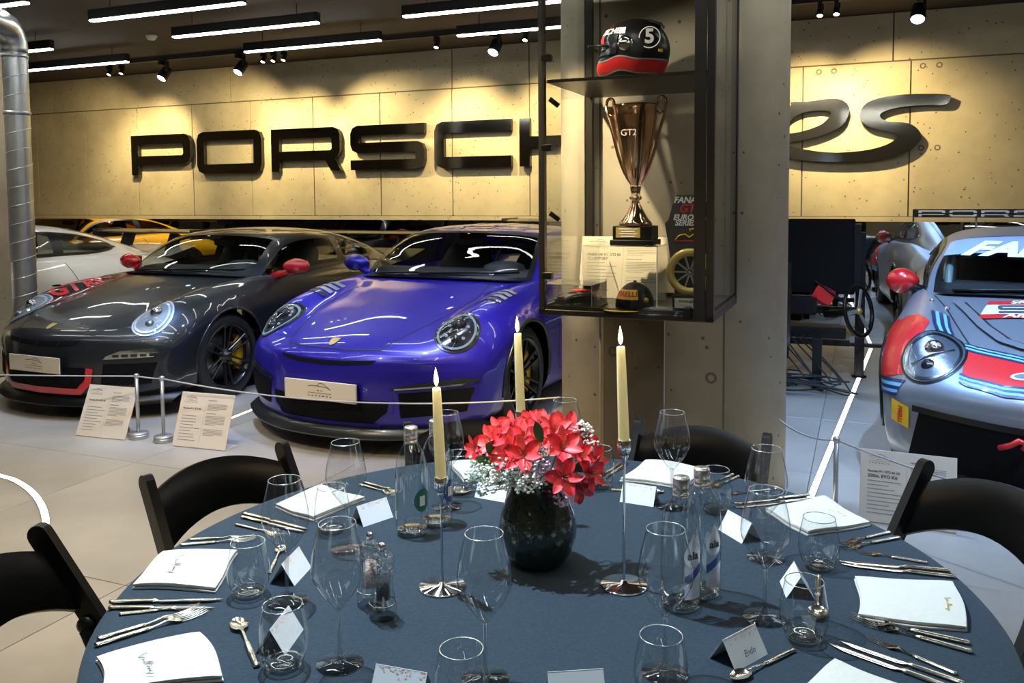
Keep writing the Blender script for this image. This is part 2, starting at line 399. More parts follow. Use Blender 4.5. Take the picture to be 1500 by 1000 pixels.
# lighting track with its spots
TY = 8.1
tr = MB().span((-12, TY-.02, CEIL-.05), (5.6, TY+.02, CEIL-.001)).build('lighting_track', 'black_metal', None, (0, 0, 0), BROT)
tag(tr, 'black lighting track along the ceiling in front of the concrete wall', 'lighting track')
def spot_lamp(px, py, label, big=True, aim=None, cool=True, power=0, spread=50, warmcol=(1, .80, .42)):
    xb = wall_pt(px, py, TY)[0]; z = CEIL-.05
    s_ = 1.0 if big else .45
    t = thing('track_spotlight', label, 'spotlight', B(xb, TY, z), BROT, 'black track spotlights along the concrete wall')
    MB().box((0, 0, -.03), (.035, .15*s_, .06), None, .003).build('adapter', 'black_metal', t)
    MB().span((.035*s_, -.02, -.16*s_), (.05*s_+.01, .02, -.02)).build('arm', 'black_metal', t)
    tilt = R(-38) if cool else R(-28)
    h = MB().lathe([(0, .1*s_), (.05*s_, .098*s_), (.058*s_, .08*s_), (.062*s_, -.06*s_), (.056*s_, -.07*s_)], 20).build('lamp_head', 'black_metal', t, (0, 0, -.14*s_-.03))
    h.rotation_euler = (tilt, .1 if cool else 0, 0)
    MB().lathe([(0, 0), (.054*s_, 0), (.054*s_, .008)], 20, (0, 0, -.06*s_)).build('lamp_lens', 'lens_cool' if cool else 'lens_warm', h)
    if power:
        a = aim or (xb, WY, 2.0)
        p0 = B(xb, TY, z-.27); light('SPOT', 'spot_beam', p0, power, warmcol, .03, B(*a), spread, 1.0)
    return t
spot_lamp(352, 98, 'cylindrical spotlight with a glowing lens above the letter O on the wall')
spot_lamp(725, 72, 'cylindrical spotlight with a glowing lens above the letter C on the wall')
spot_lamp(1345, 20, 'glowing cylindrical spotlight above the script letters right of the pillar')
spot_lamp(240, 106, 'dark cylindrical spotlight above the first letter P, left of the glowing one')
for k, (px, tx) in enumerate(((160, -10.3), (178, -9.0), (386, -7.8), (401, -6.6), (416, -5.4), (640, -4.3), (770, -3.2), (1200, -.55), (1224, .25))):
    spot_lamp(px, 95, ['thin track spotlight, farthest left beside the duct lights', 'thin track spotlight left of the dark cylindrical spotlight', 'thin track spotlight, first of three above the letter R',
              'thin track spotlight, middle of three above the letter R', 'thin track spotlight, last of three above the letter R', 'thin track spotlight between the letters S and C',
              'thin track spotlight beside the cabinet post', 'thin track spotlight nearest the pillar above the script', 'second thin track spotlight right of the pillar'][k],
              False, (tx, WY, 2.1), False, 105 if k not in (0,) else 50, 84)

# ------------------------------------------------------------------ recessed downlights above the frame: cool on the cars, neutral on the table, warm on the lounge floor
def downlight(loc, target, power, col, spot, label, size=.03, blend=.6):
    t = thing('ceiling_downlight', label, 'spotlight', (loc[0], loc[1], CEIL), 0, 'ceiling downlights above the picture')
    MB().lathe([(.05, 0), (.055, -.004), (.055, -.16), (.05, -.165)], 20).build('lamp_housing', 'black_metal', t)
    MB().lathe([(0, -.09), (.048, -.09)], 20).build('lamp_lens', 'lens_cool' if col[2] > col[0] else 'lens_warm', t)
    light('SPOT', 'downlight_beam', (loc[0], loc[1], CEIL-.19), power, col, size, target, spot, blend)
COOL = (.24, .48, 1.0)
downlight((-.62, 2.05), (.06, 1.62, .75), 215, (.72, .90, 1.0), 56, 'ceiling downlight over the round table', .020, .55)
downlight((1.75, 4.9), (1.85, 4.9, 0), 125, (.20, .46, 1.0), 75, 'ceiling downlight over the aisle right of the pillar')
downlight((2.1, 3.7), (2.9, 4.9, .8), 170, (.34, .58, 1.0), 80, 'ceiling downlight over the race car bonnet')
downlight((2.3, 2.3), (1.9, 2.7, 0), 115, (.42, .62, 1.0), 80, 'ceiling downlight over the right table edge')
downlight((-2.05, 5.3), (-2.3, 6.2, .4), 95, COOL, 62, 'ceiling downlight between the grey and the violet coupe')
downlight((-.5, 5.1), (-.75, 5.75, .7), 115, (.40, .50, 1.0), 66, 'ceiling downlight over the violet bonnet')
downlight((-2.9, 5.7), (-3.0, 6.7, .7), 25, (.85, .9, 1.0), 62, 'ceiling downlight over the grey bonnet')
downlight((-3.3, 6.6), (-3.9, 9.2, .8), 70, (.85, .9, 1), 46, 'ceiling downlight over the tail of the white coupe')
downlight((-4.6, 6.2), (-5.0, 8.2, .8), 80, (1, .86, .64), 80, 'ceiling downlight over the white coupe')
downlight((-2.3, 2.7), (-2.3, 3.0, 0), 105, (1, .78, .49), 105, 'ceiling downlight over the left lounge floor')
downlight((-1.6, 4.1), (-2.3, 4.4, 0), 70, (.92, .97, 1), 80, 'ceiling downlight over the left information boards')
downlight((-.55, 3.6), (.38, 4.5, .9), 330, (1, .80, .48), 46, 'added ceiling downlight warming the pillar beside the display cabinet')  # added lamp out of view, warms the left edge of the pillar
downlight((-5.3, 14.2), (-6.0, 13.6, .6), 130, (1, .9, .75), 100, 'added ceiling downlight brightening the yellow coupe in the hall behind')  # added lamp so the dim yellow coupe reads brighter
for k, (x, y) in enumerate(((-8.5, 11.2), (-4.8, 11.2), (-1.5, 11.2), (-7, 12.6), (-3, 12.6))):  # lights added in the hall so the coupes there are lit
    linear_light(x, y, 'added linear ceiling light in the hall behind the hanging wall')
# ------------------------------------------------------------------ wall lettering (mirror-polished steel on stand-offs)
def letter(nme, label, loops, parent=None):
    """loops in wall coordinates (s, z); stands 3 cm off the wall, 5 cm deep"""
    t = thing(nme, label, 'wall letter', (0, 0, 0), BROT, 'steel letters on the concrete wall')
    MB().prism(loops, 0, .05, lambda x, y, z: (x, WY-.035-z, y)).build('letter_body', 'letter_side', t)
    MB().prism(loops, 0, .003, lambda x, y, z: (x, WY-.0852-z, y)).build('letter_face', 'mirror_steel', t)
    xs = [p[0] for p in loops[0]]; zs = [p[1] for p in loops[0]]
    pts = loops[0]; 
    for q in (pts[0], pts[len(pts)//2]):
        cx = sum(xs)/len(xs); cz = sum(zs)/len(zs)
        m_ = MB(); m_.tube([(q[0]+(cx-q[0])*.04, WY-.04, q[1]+(cz-q[1])*.04), (q[0]+(cx-q[0])*.04, WY-.003, q[1]+(cz-q[1])*.04)], .008, 8); m_.build('stand_off', 'black_metal', t)
    return t
Z0, Z1 = 1.855, 2.395; T = .125
def ch(x0, x1, z0, z1, c, which='1111'):    # rectangle with cut corners: bl, br, tr, tl
    L = []
    for k, (x, z, dx, dz) in enumerate(((x0, z0, 1, 1), (x1, z0, -1, 1), (x1, z1, -1, -1), (x0, z1, 1, -1))):
        if which[k] == '1':
            a = (x, z+dz*c); b = (x+dx*c, z); m = (x+dx*c*.29, z+dz*c*.29)
            L += [a, m, b] if k in (0, 2) else [b, m, a]
        else: L.append((x, z))
    return L
x = -9.43; W = 1.06
def PP(x, W): return [[(x, Z0), (x+T, Z0), (x+T, Z0+.135), (x+W-.10, Z0+.135), (x+W-.03, Z0+.165), (x+W, Z0+.235), (x+W, Z1-.10), (x+W-.03, Z1-.03), (x+W-.10, Z1), (x, Z1)],
                      [(x+T, Z0+.255), (x+T, Z1-.125), (x+W-T-.02, Z1-.125), (x+W-T, Z1-.145), (x+W-T, Z0+.275), (x+W-T-.02, Z0+.255)]]
letter('steel_letter', 'steel wall letter P, first of the row, under a warm light pool', PP(-9.43, 1.05))
x = -8.27; letter('steel_letter', 'steel wall letter O, closed rounded rectangle between P and R', [ch(x, x+1.07, Z0-.005, Z1+.01, .11), [(x+T, Z0+.12), (x+T, Z1-.11), (x+1.07-T, Z1-.11), (x+1.07-T, Z0+.12)]])
x = -7.05; q = PP(x, 1.04); r_out = [(x, Z0), (x+T, Z0), (x+T, Z0+.135), (x+.82, Z0+.135), (x+.90, Z0), (x+1.05, Z0), (x+.965, Z0+.15), (x+1.01, Z0+.185), (x+1.04, Z0+.25), (x+1.04, Z1-.10), (x+1.01, Z1-.03), (x+.94, Z1), (x, Z1)]
letter('steel_letter', 'steel wall letter R with a short slanted leg', [r_out, q[1]])
x = -5.86; w_ = 1.03
letter('steel_letter', 'steel wall letter S of the straight block word', [[(x, Z0), (x+w_-.10, Z0), (x+w_-.03, Z0+.03), (x+w_, Z0+.10), (x+w_, Z0+.235), (x+w_-.03, Z0+.30), (x+w_-.10, Z0+.33), (x+T, Z0+.33), (x+T, Z1-.12), (x+w_, Z1-.12), (x+w_, Z1), (x+.10, Z1), (x+.03, Z1-.03), (x, Z1-.10), (x, Z0+.30), (x+.03, Z0+.235), (x+.10, Z0+.205), (x+w_-T, Z0+.205), (x+w_-T, Z0+.12), (x, Z0+.12)]])
x = -4.70; w_ = .98
letter('steel_letter', 'steel wall letter C, left of the glass cabinet post', [[(x+.10, Z0), (x+w_, Z0), (x+w_, Z0+.13), (x+T, Z0+.13), (x+T, Z1-.13), (x+w_, Z1-.13), (x+w_, Z1), (x+.10, Z1), (x+.03, Z1-.03), (x, Z1-.10), (x, Z0+.10), (x+.03, Z0+.03)]])
x = -3.62; w_ = 1.0; zc = (Z0+Z1)/2
LH = 1
letter('steel_letter', 'steel wall letter H, seen partly through the cabinet glass', [[(x, Z0), (x+T, Z0), (x+T, zc-.065), (x+w_-T, zc-.065), (x+w_-T, Z0), (x+w_, Z0), (x+w_, Z1), (x+w_-T, Z1), (x+w_-T, zc+.065), (x+T, zc+.065), (x+T, Z1), (x, Z1)]])
def PW(L): return [wall_pt(1100+a/2.995, b/2.995, WY-.085) for a, b in L]
def smooth(L, n=3):
    P = [Vector((a[0], a[1], 0)) for a in L]; m = len(P); o = []
    for i in range(m):
        p0, p1, p2, p3 = P[i-1], P[i], P[(i+1) % m], P[(i+2) % m]
        for k in range(n):
            t = k/n; o.append((.5*((2*p1)+(-p0+p2)*t+(2*p0-5*p1+4*p2-p3)*t*t+(-p0+3*p1-3*p2+p3)*t**3)).xy[:])
    return o
s_out = [(20, 590), (165, 640), (330, 668), (480, 662), (580, 640), (632, 612), (638, 592), (610, 578), (530, 560), (487, 533), (476, 500), (510, 450), (600, 422), (720, 412), (858, 414), (876, 430), (850, 459), (760, 460), (650, 470), (580, 490), (567, 512), (600, 533), (690, 540), (735, 570), (746, 605), (710, 650), (620, 690), (480, 708), (300, 708), (165, 693), (20, 650)]
letter('steel_letter', 'steel script letter s with a long tail, right of the pillar', [smooth(PW(s_out))])
e_out = [(60, 600), (110, 520), (172, 470), (178, 448), (245, 446), (340, 433), (395, 437), (427, 462), (430, 495), (405, 545), (340, 583), (250, 610), (165, 624), (90, 628)]
e_in = [(150, 572), (178, 525), (230, 494), (300, 483), (342, 488), (349, 505), (310, 545), (240, 572), (175, 585)]
letter('steel_letter', 'steel script letter e half hidden by the pillar', [smooth(PW(e_out)), smooth(PW(e_in))])

def word_loops():          # the straight block alphabet of the wall word, each letter in its own box 0..1 by 0..1
    n = lambda L, x, w_: [[((p[0]-x)/w_, (p[1]-Z0)/(Z1-Z0)) for p in l] for l in L]
    D = {}
    D['P'] = n(PP(0, 1.05), 0, 1.05); D['O'] = n([ch(0, 1.05, Z0, Z1, .11), [(T, Z0+.12), (T, Z1-.11), (1.05-T, Z1-.11), (1.05-T, Z0+.12)]], 0, 1.05)
    x = 0; q = PP(x, 1.04); D['R'] = n([[(a[0]+7.05, a[1]) for a in r_out], q[1]], 0, 1.05)
    w_ = 1.03; D['S'] = n([[(x, Z0), (x+w_-.10, Z0), (x+w_-.03, Z0+.03), (x+w_, Z0+.10), (x+w_, Z0+.235), (x+w_-.03, Z0+.30), (x+w_-.10, Z0+.33), (x+T, Z0+.33), (x+T, Z1-.12), (x+w_, Z1-.12), (x+w_, Z1), (x+.10, Z1), (x+.03, Z1-.03), (x, Z1-.10), (x, Z0+.30), (x+.03, Z0+.235), (x+.10, Z0+.205), (x+w_-T, Z0+.205), (x+w_-T, Z0+.12), (x, Z0+.12)]], 0, 1.03)
    w_ = .98; D['C'] = n([[(.10, Z0), (w_, Z0), (w_, Z0+.13), (T, Z0+.13), (T, Z1-.13), (w_, Z1-.13), (w_, Z1), (.10, Z1), (.03, Z1-.03), (0, Z1-.10), (0, Z0+.10), (.03, Z0+.03)]], 0, .98)
    D['H'] = [[(0, 0), (.13, 0), (.13, .38), (.87, .38), (.87, 0), (1, 0), (1, 1), (.87, 1), (.87, .62), (.13, .62), (.13, 1), (0, 1)]]
    D['E'] = [[(0, 0), (1, 0), (1, .22), (.13, .22), (.13, .39), (.95, .39), (.95, .61), (.13, .61), (.13, .78), (1, .78), (1, 1), (0, 1)]]
    return D
WORD = word_loops()
# ------------------------------------------------------------------ cars: spline-surface bodies
def cr_weights(n, ts):
    W = np.zeros((len(ts), n))
    for a, t in enumerate(ts):
        i = min(int(math.floor(t)), n-2); f = t-i
        w_ = (-.5*f+f*f-.5*f**3, 1-2.5*f*f+1.5*f**3, .5*f+2*f*f-1.5*f**3, -.5*f*f+.5*f**3)
        for k, wk in zip((i-1, i, i+1, i+2), w_):
            if k < 0: W[a, 0] += 2*wk; W[a, 1] -= wk
            elif k > n-1: W[a, n-1] += 2*wk; W[a, n-2] -= wk
            else: W[a, k] += wk
    return W
def surf(net, us, vs): return np.einsum('ui,ijk,vj->uvk', cr_weights(net.shape[0], us), net, cr_weights(net.shape[1], vs))
def mirror_net(half):     # half: (n, m, 3), last column on the centre line
    h = np.array(half, float); l = h[:, -2::-1].copy(); l[:, :, 0] *= -1
    return np.concatenate([h, l], 1)
XU = [0, .36, .68]
def body_net():
    rows = []
    def st(y, sw, x, z):      # x,z: 10 values bottom centre -> top centre
        rows.append([(x[k], y+sw*(x[k]/.9)**2.2, z[k]) for k in range(10)])
    st(.0, .405, [0, .33, .62, .78, .83, .83, .76, .56, .32, 0], [.24, .24, .24, .28, .37, .44, .485, .495, .50, .50])
    st(.022, .41, [0, .34, .64, .82, .865, .865, .77, .56, .32, 0], [.17, .17, .17, .23, .39, .50, .555, .565, .57, .57])
    st(.11, .38, [0, .36, .68, .86, .895, .88, .77, .56, .32, 0], [.13, .13, .13, .20, .42, .56, .615, .62, .63, .635])
    st(.27, .28, [0, .36, .70, .87, .91, .895, .75, .55, .32, 0], [.13, .13, .13, .20, .44, .61, .70, .675, .685, .695])
    st(.52, .14, [0, .36, .70, .88, .92, .905, .73, .54, .32, 0], [.13, .13, .13, .20, .46, .67, .80, .745, .75, .765])
    st(.80, .05, [0, .36, .70, .88, .925, .91, .73, .55, .32, 0], [.13, .13, .13, .20, .46, .71, .855, .80, .81, .825])
    st(1.10, 0, [0, .36, .70, .88, .92, .905, .74, .57, .32, 0], [.13, .13, .13, .20, .47, .73, .885, .86, .875, .885])
    st(1.45, 0, [0, .36, .70, .855, .89, .88, .77, .62, .34, 0], [.13, .13, .13, .20, .48, .745, .90, .905, .925, .935])
    st(1.9, 0, [0, .36, .70, .85, .875, .865, .79, .66, .34, 0], [.13, .13, .13, .20, .5, .76, .905, .90, .88, .87])
    st(2.6, 0, [0, .36, .70, .855, .885, .875, .79, .66, .34, 0], [.13, .13, .13, .20, .5, .77, .925, .90, .88, .87])
    st(3.1, 0, [0, .36, .70, .88, .925, .915, .79, .64, .34, 0], [.13, .13, .13, .20, .5, .76, .93, .95, .94, .93])
    st(3.456, 0, [0, .36, .70, .89, .94, .93, .79, .62, .33, 0], [.13, .13, .13, .21, .5, .75, .915, .95, .96, .96])
    st(3.9, 0, [0, .36, .70, .88, .93, .915, .75, .60, .32, 0], [.13, .13, .14, .22, .5, .72, .86, .885, .90, .905])
    st(4.22, 0, [0, .36, .70, .85, .90, .88, .70, .56, .30, 0], [.15, .15, .16, .24, .5, .68, .78, .80, .81, .815])
    st(4.45, -.12, [0, .36, .66, .80, .84, .82, .66, .5, .28, 0], [.2, .2, .2, .28, .5, .64, .71, .73, .74, .74])
    st(4.53, -.14, [0, .34, .6, .74, .78, .76, .6, .46, .26, 0], [.34, .34, .34, .38, .48, .58, .63, .645, .65, .65])
    st(4.545, -.14, [0, .3, .54, .68, .72, .70, .56, .42, .24, 0], [.47, .47, .47, .48, .49, .5, .51, .515, .52, .52])
    return mirror_net(rows)
def cabin_net():
    H = [[(.735, 1.52, .86), (.735, 1.52, .875), (.73, 1.515, .885), (.72, 1.51, .895), (.55, 1.40, .905), (.28, 1.31, .92), (0, 1.28, .925)],
         [(.765, 1.75, .87), (.752, 1.73, .93), (.73, 1.70, .99), (.695, 1.67, 1.035), (.55, 1.585, 1.055), (.28, 1.53, 1.07), (0, 1.515, 1.075)],
         [(.775, 2.05, .885), (.742, 2.03, 1.0), (.69, 2.0, 1.10), (.62, 1.96, 1.18), (.5, 1.90, 1.22), (.26, 1.86, 1.238), (0, 1.85, 1.243)],
         [(.78, 2.4, .895), (.745, 2.4, 1.02), (.69, 2.4, 1.13), (.612, 2.4, 1.218), (.48, 2.39, 1.262), (.25, 2.37, 1.28), (0, 2.36, 1.287)],
         [(.775, 2.8, .905), (.74, 2.8, 1.02), (.682, 2.8, 1.12), (.602, 2.8, 1.192), (.47, 2.8, 1.238), (.25, 2.8, 1.256), (0, 2.8, 1.262)],
         [(.765, 3.2, .905), (.715, 3.2, 1.0), (.652, 3.2, 1.07), (.572, 3.2, 1.12), (.45, 3.2, 1.152), (.24, 3.2, 1.17), (0, 3.2, 1.176)],
         [(.72, 3.6, .87), (.67, 3.6, .94), (.61, 3.6, .975), (.54, 3.6, 1.008), (.43, 3.6, 1.03), (.23, 3.6, 1.047), (0, 3.6, 1.052)],
         [(.66, 3.95, .82), (.6, 3.97, .855), (.55, 3.98, .872), (.5, 3.99, .884), (.4, 4.0, .892), (.22, 4.0, .898), (0, 4.0, .902)]]
    return mirror_net(H)
BN = body_net(); CN = cabin_net()
FAX, RAX = .985, 3.44
NU, NV = 132, 91
_bu = np.linspace(0, BN.shape[0]-1, NU); _bv = np.linspace(0, BN.shape[1]-1, NV)
BG = surf(BN, _bu, _bv)
def grid_tris(G):
    n, m = G.shape[:2]; V = [Vector(p) for p in G.reshape(-1, 3)]
    return V, [(i*m+j, i*m+j+1, (i+1)*m+j+1, (i+1)*m+j) for i in range(n-1) for j in range(m-1)]
def cap_faces(base=0):      # closes an end ring: bottom column k meets top column 45-k
    L = []
    for k in range(22): L += [(base+k, base+k+1, base+44-k, base+45-k), (base+90-k, base+89-k, base+46+k, base+45+k)]
    return L
_v, _f = grid_tris(BG); _f += cap_faces()+cap_faces((NU-1)*NV); BBVH = BVHTree.FromPolygons(_v, _f)
CG = surf(CN, np.linspace(0, 7, 60), np.linspace(0, 12, 60)); _v, _f = grid_tris(CG); CBVH = BVHTree.FromPolygons(_v, _f)
def cast(o, d, bvh=None):
    bvh = bvh or BBVH; h = bvh.ray_cast(Vector(o), Vector(d).normalized())
    if h[0] is None:
        h = bvh.find_nearest(Vector(o))
    n = h[1]
    if n.dot(Vector(d)) > 0: n = -n
    return h[0], n
def body_mesh(arch):          # lower body with wheel arches trimmed to circles of radius arch
    V = BG.reshape(-1, 3).copy(); n, m = NU, NV
    bm = bmesh.new(); vs = [bm.verts.new(p) for p in V]
    for i in range(n-1):
        for j in range(m-1): bm.faces.new((vs[i*m+j], vs[i*m+j+1], vs[(i+1)*m+j+1], vs[(i+1)*m+j]))
    for q in cap_faces()+cap_faces((n-1)*m):
        try: bm.faces.new([vs[i] for i in q])
        except ValueError: pass
    bmesh.ops.remove_doubles(bm, verts=bm.verts, dist=1e-5)
    def inside(p):
        return any(abs(p.x) > .60 and p.z < .80 and math.hypot(p.y-ay, p.z-.335) < rr for ay, rr in ((FAX, arch), (RAX, arch+.02)))
    dead = [f for f in bm.faces if inside(f.calc_center_median())]
    bmesh.ops.delete(bm, geom=dead, context='FACES')
    for v in bm.verts:
        if v.is_boundary and abs(v.co.x) > .5:
            ay, rr = (FAX, arch) if v.co.y < 2.2 else (RAX, arch+.02)
            d_ = math.hypot(v.co.y-ay, v.co.z-.335)
            if d_ > 1e-3 and v.co.z > .2: k_ = rr/d_; v.co.y = ay+(v.co.y-ay)*k_; v.co.z = .335+(v.co.z-.335)*k_
    bmesh.ops.recalc_face_normals(bm, faces=bm.faces)
    me = bpy.data.meshes.new('body')
    for f in bm.faces: f.smooth = True
    bm.to_mesh(me); bm.free(); return me
def drape(outline, o, ex, ey, off=.003, maxlen=.05, bvh=None, dome=None, both=False):
    """polygon in the plane (o, ex, ey) dropped along -(ex x ey) on to the car surface"""
    ex = Vector(ex).normalized(); ey = Vector(ey).normalized(); d = -ex.cross(ey); o = Vector(o)
    bm = bmesh.new(); vs = [bm.verts.new((p[0], p[1], 0)) for p in outline]
    for t in tessellate_polygon([[Vector((p[0], p[1], 0)) for p in outline]]):
        try: bm.faces.new([vs[i] for i in t])
        except ValueError: pass
    for _ in range(5):
        le = [e for e in bm.edges if e.calc_length() > maxlen]
        if not le: break
        bmesh.ops.subdivide_edges(bm, edges=le, cuts=1); bmesh.ops.triangulate(bm, faces=bm.faces)
    V = []; 
    for v in bm.verts:
        h, n = cast(o+ex*v.co.x+ey*v.co.y-d*1.2, d, bvh)
        e = off+(dome(v.co.x, v.co.y) if dome else 0); V.append(h+n*e)
    bm.verts.index_update()
    r = MB(); r.add(V, [tuple(q.index for q in f.verts) for f in bm.faces], True); bm.free(); return r
def strip(path, o, ex, ey, wd, off=.003, bvh=None, mb=None):
    """thin band following a 2D path on the surface"""
    ex = Vector(ex).normalized(); ey = Vector(ey).normalized(); d = -ex.cross(ey); o = Vector(o)
    P = []
    for a, b in zip(path[:-1], path[1:]):
        n = max(1, int(math.hypot(b[0]-a[0], b[1]-a[1])/.04))
        for k in range(n): P.append((a[0]+(b[0]-a[0])*k/n, a[1]+(b[1]-a[1])*k/n))
    P.append(path[-1]); rows = []
    for i, p in enumerate(P):
        q = P[min(i+1, len(P)-1)]; r0 = P[max(i-1, 0)]; t = Vector((q[0]-r0[0], q[1]-r0[1])); t = t.normalized() if t.length else Vector((1, 0)); nn = Vector((-t.y, t.x))*wd/2
        row = []
        for s_ in (-1, 1):
            h, n = cast(o+ex*(p[0]+nn.x*s_)+ey*(p[1]+nn.y*s_)-d*1.2, d, bvh); row.append(h+n*off)
        rows.append(row)
    mb = mb or MB(); return mb.grid(rows)
FRONT = ((0, 0, 0), (1, 0, 0), (0, 0, 1))        # seen from the nose: x right(+x), z up, ray +y
TOP = ((0, 0, 1.0), (1, 0, 0), (0, 1, 0))        # seen from above: ray -z
SIDE_L = ((0, 0, 0), (0, 1, 0), (0, 0, 1))       # +x side: normal +x
def front(mb_outline, off=.003, **k): return drape(mb_outline, *FRONT, off=off, **k)
def mirx(L): return [(-p[0], p[1]) for p in reversed(L)]
def ell(cx, cy, a, b, rot=0, n=28):
    c, s_ = math.cos(rot), math.sin(rot)
    return [(cx+a*math.cos(t)*c-b*math.sin(t)*s_, cy+a*math.cos(t)*s_+b*math.sin(t)*c) for t in [2*PI*k/n for k in range(n)]]
def rrect(x0, x1, y0, y1, r=.03, n=4):
    L = []
    for cx, cy, a0 in ((x1-r, y0+r, -PI/2), (x1-r, y1-r, 0), (x0+r, y1-r, PI/2), (x0+r, y0+r, PI)):
        for k in range(n+1): a = a0+PI/2*k/n; L.append((cx+r*math.cos(a), cy+r*math.sin(a)))
    return L
# car materials
def paint(name, col, rough=.28, coat=1.0, metal=0.35): 
    m = pm(name, col, rough, metal, coat); return m
paint('paint_grey', (.022, .025, .029), .34, .75, .5)
paint('paint_purple', (.016, .009, .32), .34, .7, .3)
paint('paint_matte', (.25, .275, .31), .36, .1, .5)
paint('paint_white', (.74, .70, .63), .3, 1.0, 0)
paint('paint_yellow', (.80, .40, .012), .3, 1.0, 0)
paint('paint_dark', (.03, .03, .033), .3, 1.0, .3)
paint('paint_red', (.58, .012, .016), .25, 1.0, 0)
pm('rubber', (.013, .013, .014), .65)
pm('rim_black', (.010, .010, .011), .22)
pm('carbon', (.02, .02, .022), .32, 0, .6)
pm('vent_black', (.005, .005, .006), .7, spec=.1)
pm('disc_steel', (.3, .3, .31), .3, 1.0)
pm('caliper', (.82, .48, .015), .35)
pm('seam', (.006, .006, .008), .6)
pm('interior', (.016, .016, .017), .7)
pm('dash', (.045, .046, .05), .55)
pm('cage', (.42, .52, .58), .35)
pm('lamp_chrome', (.50, .55, .60), .18, 1.0)
pm('lamp_dark', (.015, .016, .02), .12)
emission('drl', (.55, .8, 1), .22)
pm('lamp_clear', (.55, .55, .5), .2, .6)
pm('lamp_red', (.5, .02, .03), .15, 0, 1)
pm('stripe_red', (.66, .02, .022), .35, 0, .3)
pm('stripe_navy', (.02, .03, .10), .35, 0, .3)
pm('stripe_blue', (.17, .48, .72), .35, 0, .3)
pm('panel_white', (.72, .75, .80), .35)
pm('banner_blue', (.30, .40, .58), .3)
pm('sticker_yellow', (.85, .55, .02), .4)
glass_thin('car_glass', (.74, .78, .74), ior=1.5)
pm('lamp_grey', (.30, .36, .42), .22, .8); pm('lamp_pale', (.20, .23, .26), .35, .2); pm('lamp_rim', (.50, .57, .64), .3, .3)
glass_thin('lamp_lens', (.95, .97, 1), ior=1.45)

def win_patch(u0, u1, lo, hi, nu=26, nv=14, off=.004, grow=0.0, side=1):
    """patch of the cabin surface between lo(u) and hi(u); side -1 mirrors"""
    G = []
    us = np.linspace(u0-grow*.8, u1+grow*.8, nu)
    for u in us:
        a = lo(min(max(u, u0), u1))-grow; b = hi(min(max(u, u0), u1))+grow
        vv = np.clip(np.linspace(a, b, nv), 0, 12); row = surf(CN, [min(max(u, 0), 7)], vv)[0]; G.append(row)
    G = np.array(G); 
    du = np.gradient(G, axis=0); dv = np.gradient(G, axis=1); N = np.cross(du, dv); L = np.linalg.norm(N, axis=2, keepdims=True); N = N/np.maximum(L, 1e-9)
    cen = np.array([0, 2.4, .6]); flip = np.sign(np.einsum('uvk,uvk->uv', N, G-cen))[..., None]; N = N*np.where(flip == 0, 1, flip)
    G = G+N*off
    if side < 0: G = G.copy(); G[:, :, 0] *= -1
    return G
def smoothcap(u, u0, u1, a, b, e0, e1):   # narrows at the ends
    t = (u-u0)/(u1-u0); k = 1.0
    if e0 and t < e0: k = min(k, math.sqrt(max(0, 1-(1-t/e0)**2)))
    if e1 and t > 1-e1: k = min(k, math.sqrt(max(0, 1-((t-1+e1)/e1)**2)))
    return k
WINS = {}
def wdef():
    d = {}
    d['windshield'] = (.13, 1.93, lambda u: 3.32, lambda u: 12-3.32)
    d['door_window'] = (.35, 3.55, lambda u: .62, lambda u: 2.72)
    d['quarter_window'] = (3.68, 5.25, lambda u: 1.55-.93*smoothcap(u, 3.68, 5.25, 0, 0, 0, .6), lambda u: 1.55+1.15*smoothcap(u, 3.68, 5.25, 0, 0, 0, .75))
    d['rear_window'] = (4.35, 6.2, lambda u: 3.75, lambda u: 12-3.75)
    return d
WD = wdef()
def cabin_mesh():
    us = np.linspace(0, 7, 99); vs = np.linspace(0, 12, 97); G = surf(CN, us, vs); mb = MB(); V = G.reshape(-1, 3); m = len(vs); fs = []
    for i in range(len(us)-1):
        for j in range(m-1):
            u = (us[i]+us[i+1])/2; v = (vs[j]+vs[j+1])/2; vm = min(v, 12-v); cut = False
            for k, (a, b, lo, hi) in WD.items():
                vv = v if k in ('windshield', 'rear_window') else vm
                if a < u < b and lo(u) < vv < hi(u): cut = True; break
            if not cut: fs.append((i*m+j, i*m+j+1, (i+1)*m+j+1, (i+1)*m+j))
    mb.add(V, fs, True); return mb
SH = {}
def shared():       # geometry that all the cars have in common
    SH['body'] = body_mesh(.372)
    SH['roof'] = cabin_mesh()
    for k, (a, b, lo, hi) in WD.items():
        for sd in ((1,) if k in ('windshield', 'rear_window') else (1, -1)):
            G = win_patch(a, b, lo, hi, off=.003, side=sd); SH[(k, sd)] = G
            I = win_patch(a+.07*(b-a)*.5, b-.05*(b-a)*.5, lambda u: lo(u)+.14, lambda u: hi(u)-.14, off=.006, side=sd)
            O = win_patch(a, b, lo, hi, off=.005, grow=.10, side=sd)
            def ringof(G_): return [tuple(p) for p in G_[0]]+[tuple(p) for p in G_[1:, -1]]+[tuple(p) for p in G_[-1, -2::-1]]+[tuple(p) for p in G_[-2:0:-1, 0]]
            r = MB(); A, Bn = ringof(I), ringof(O); n = len(A); r.add(A+Bn, [(i, (i+1) % n, n+(i+1) % n, n+i) for i in range(n)], True); SH[(k, sd, 'seal')] = r
shared()
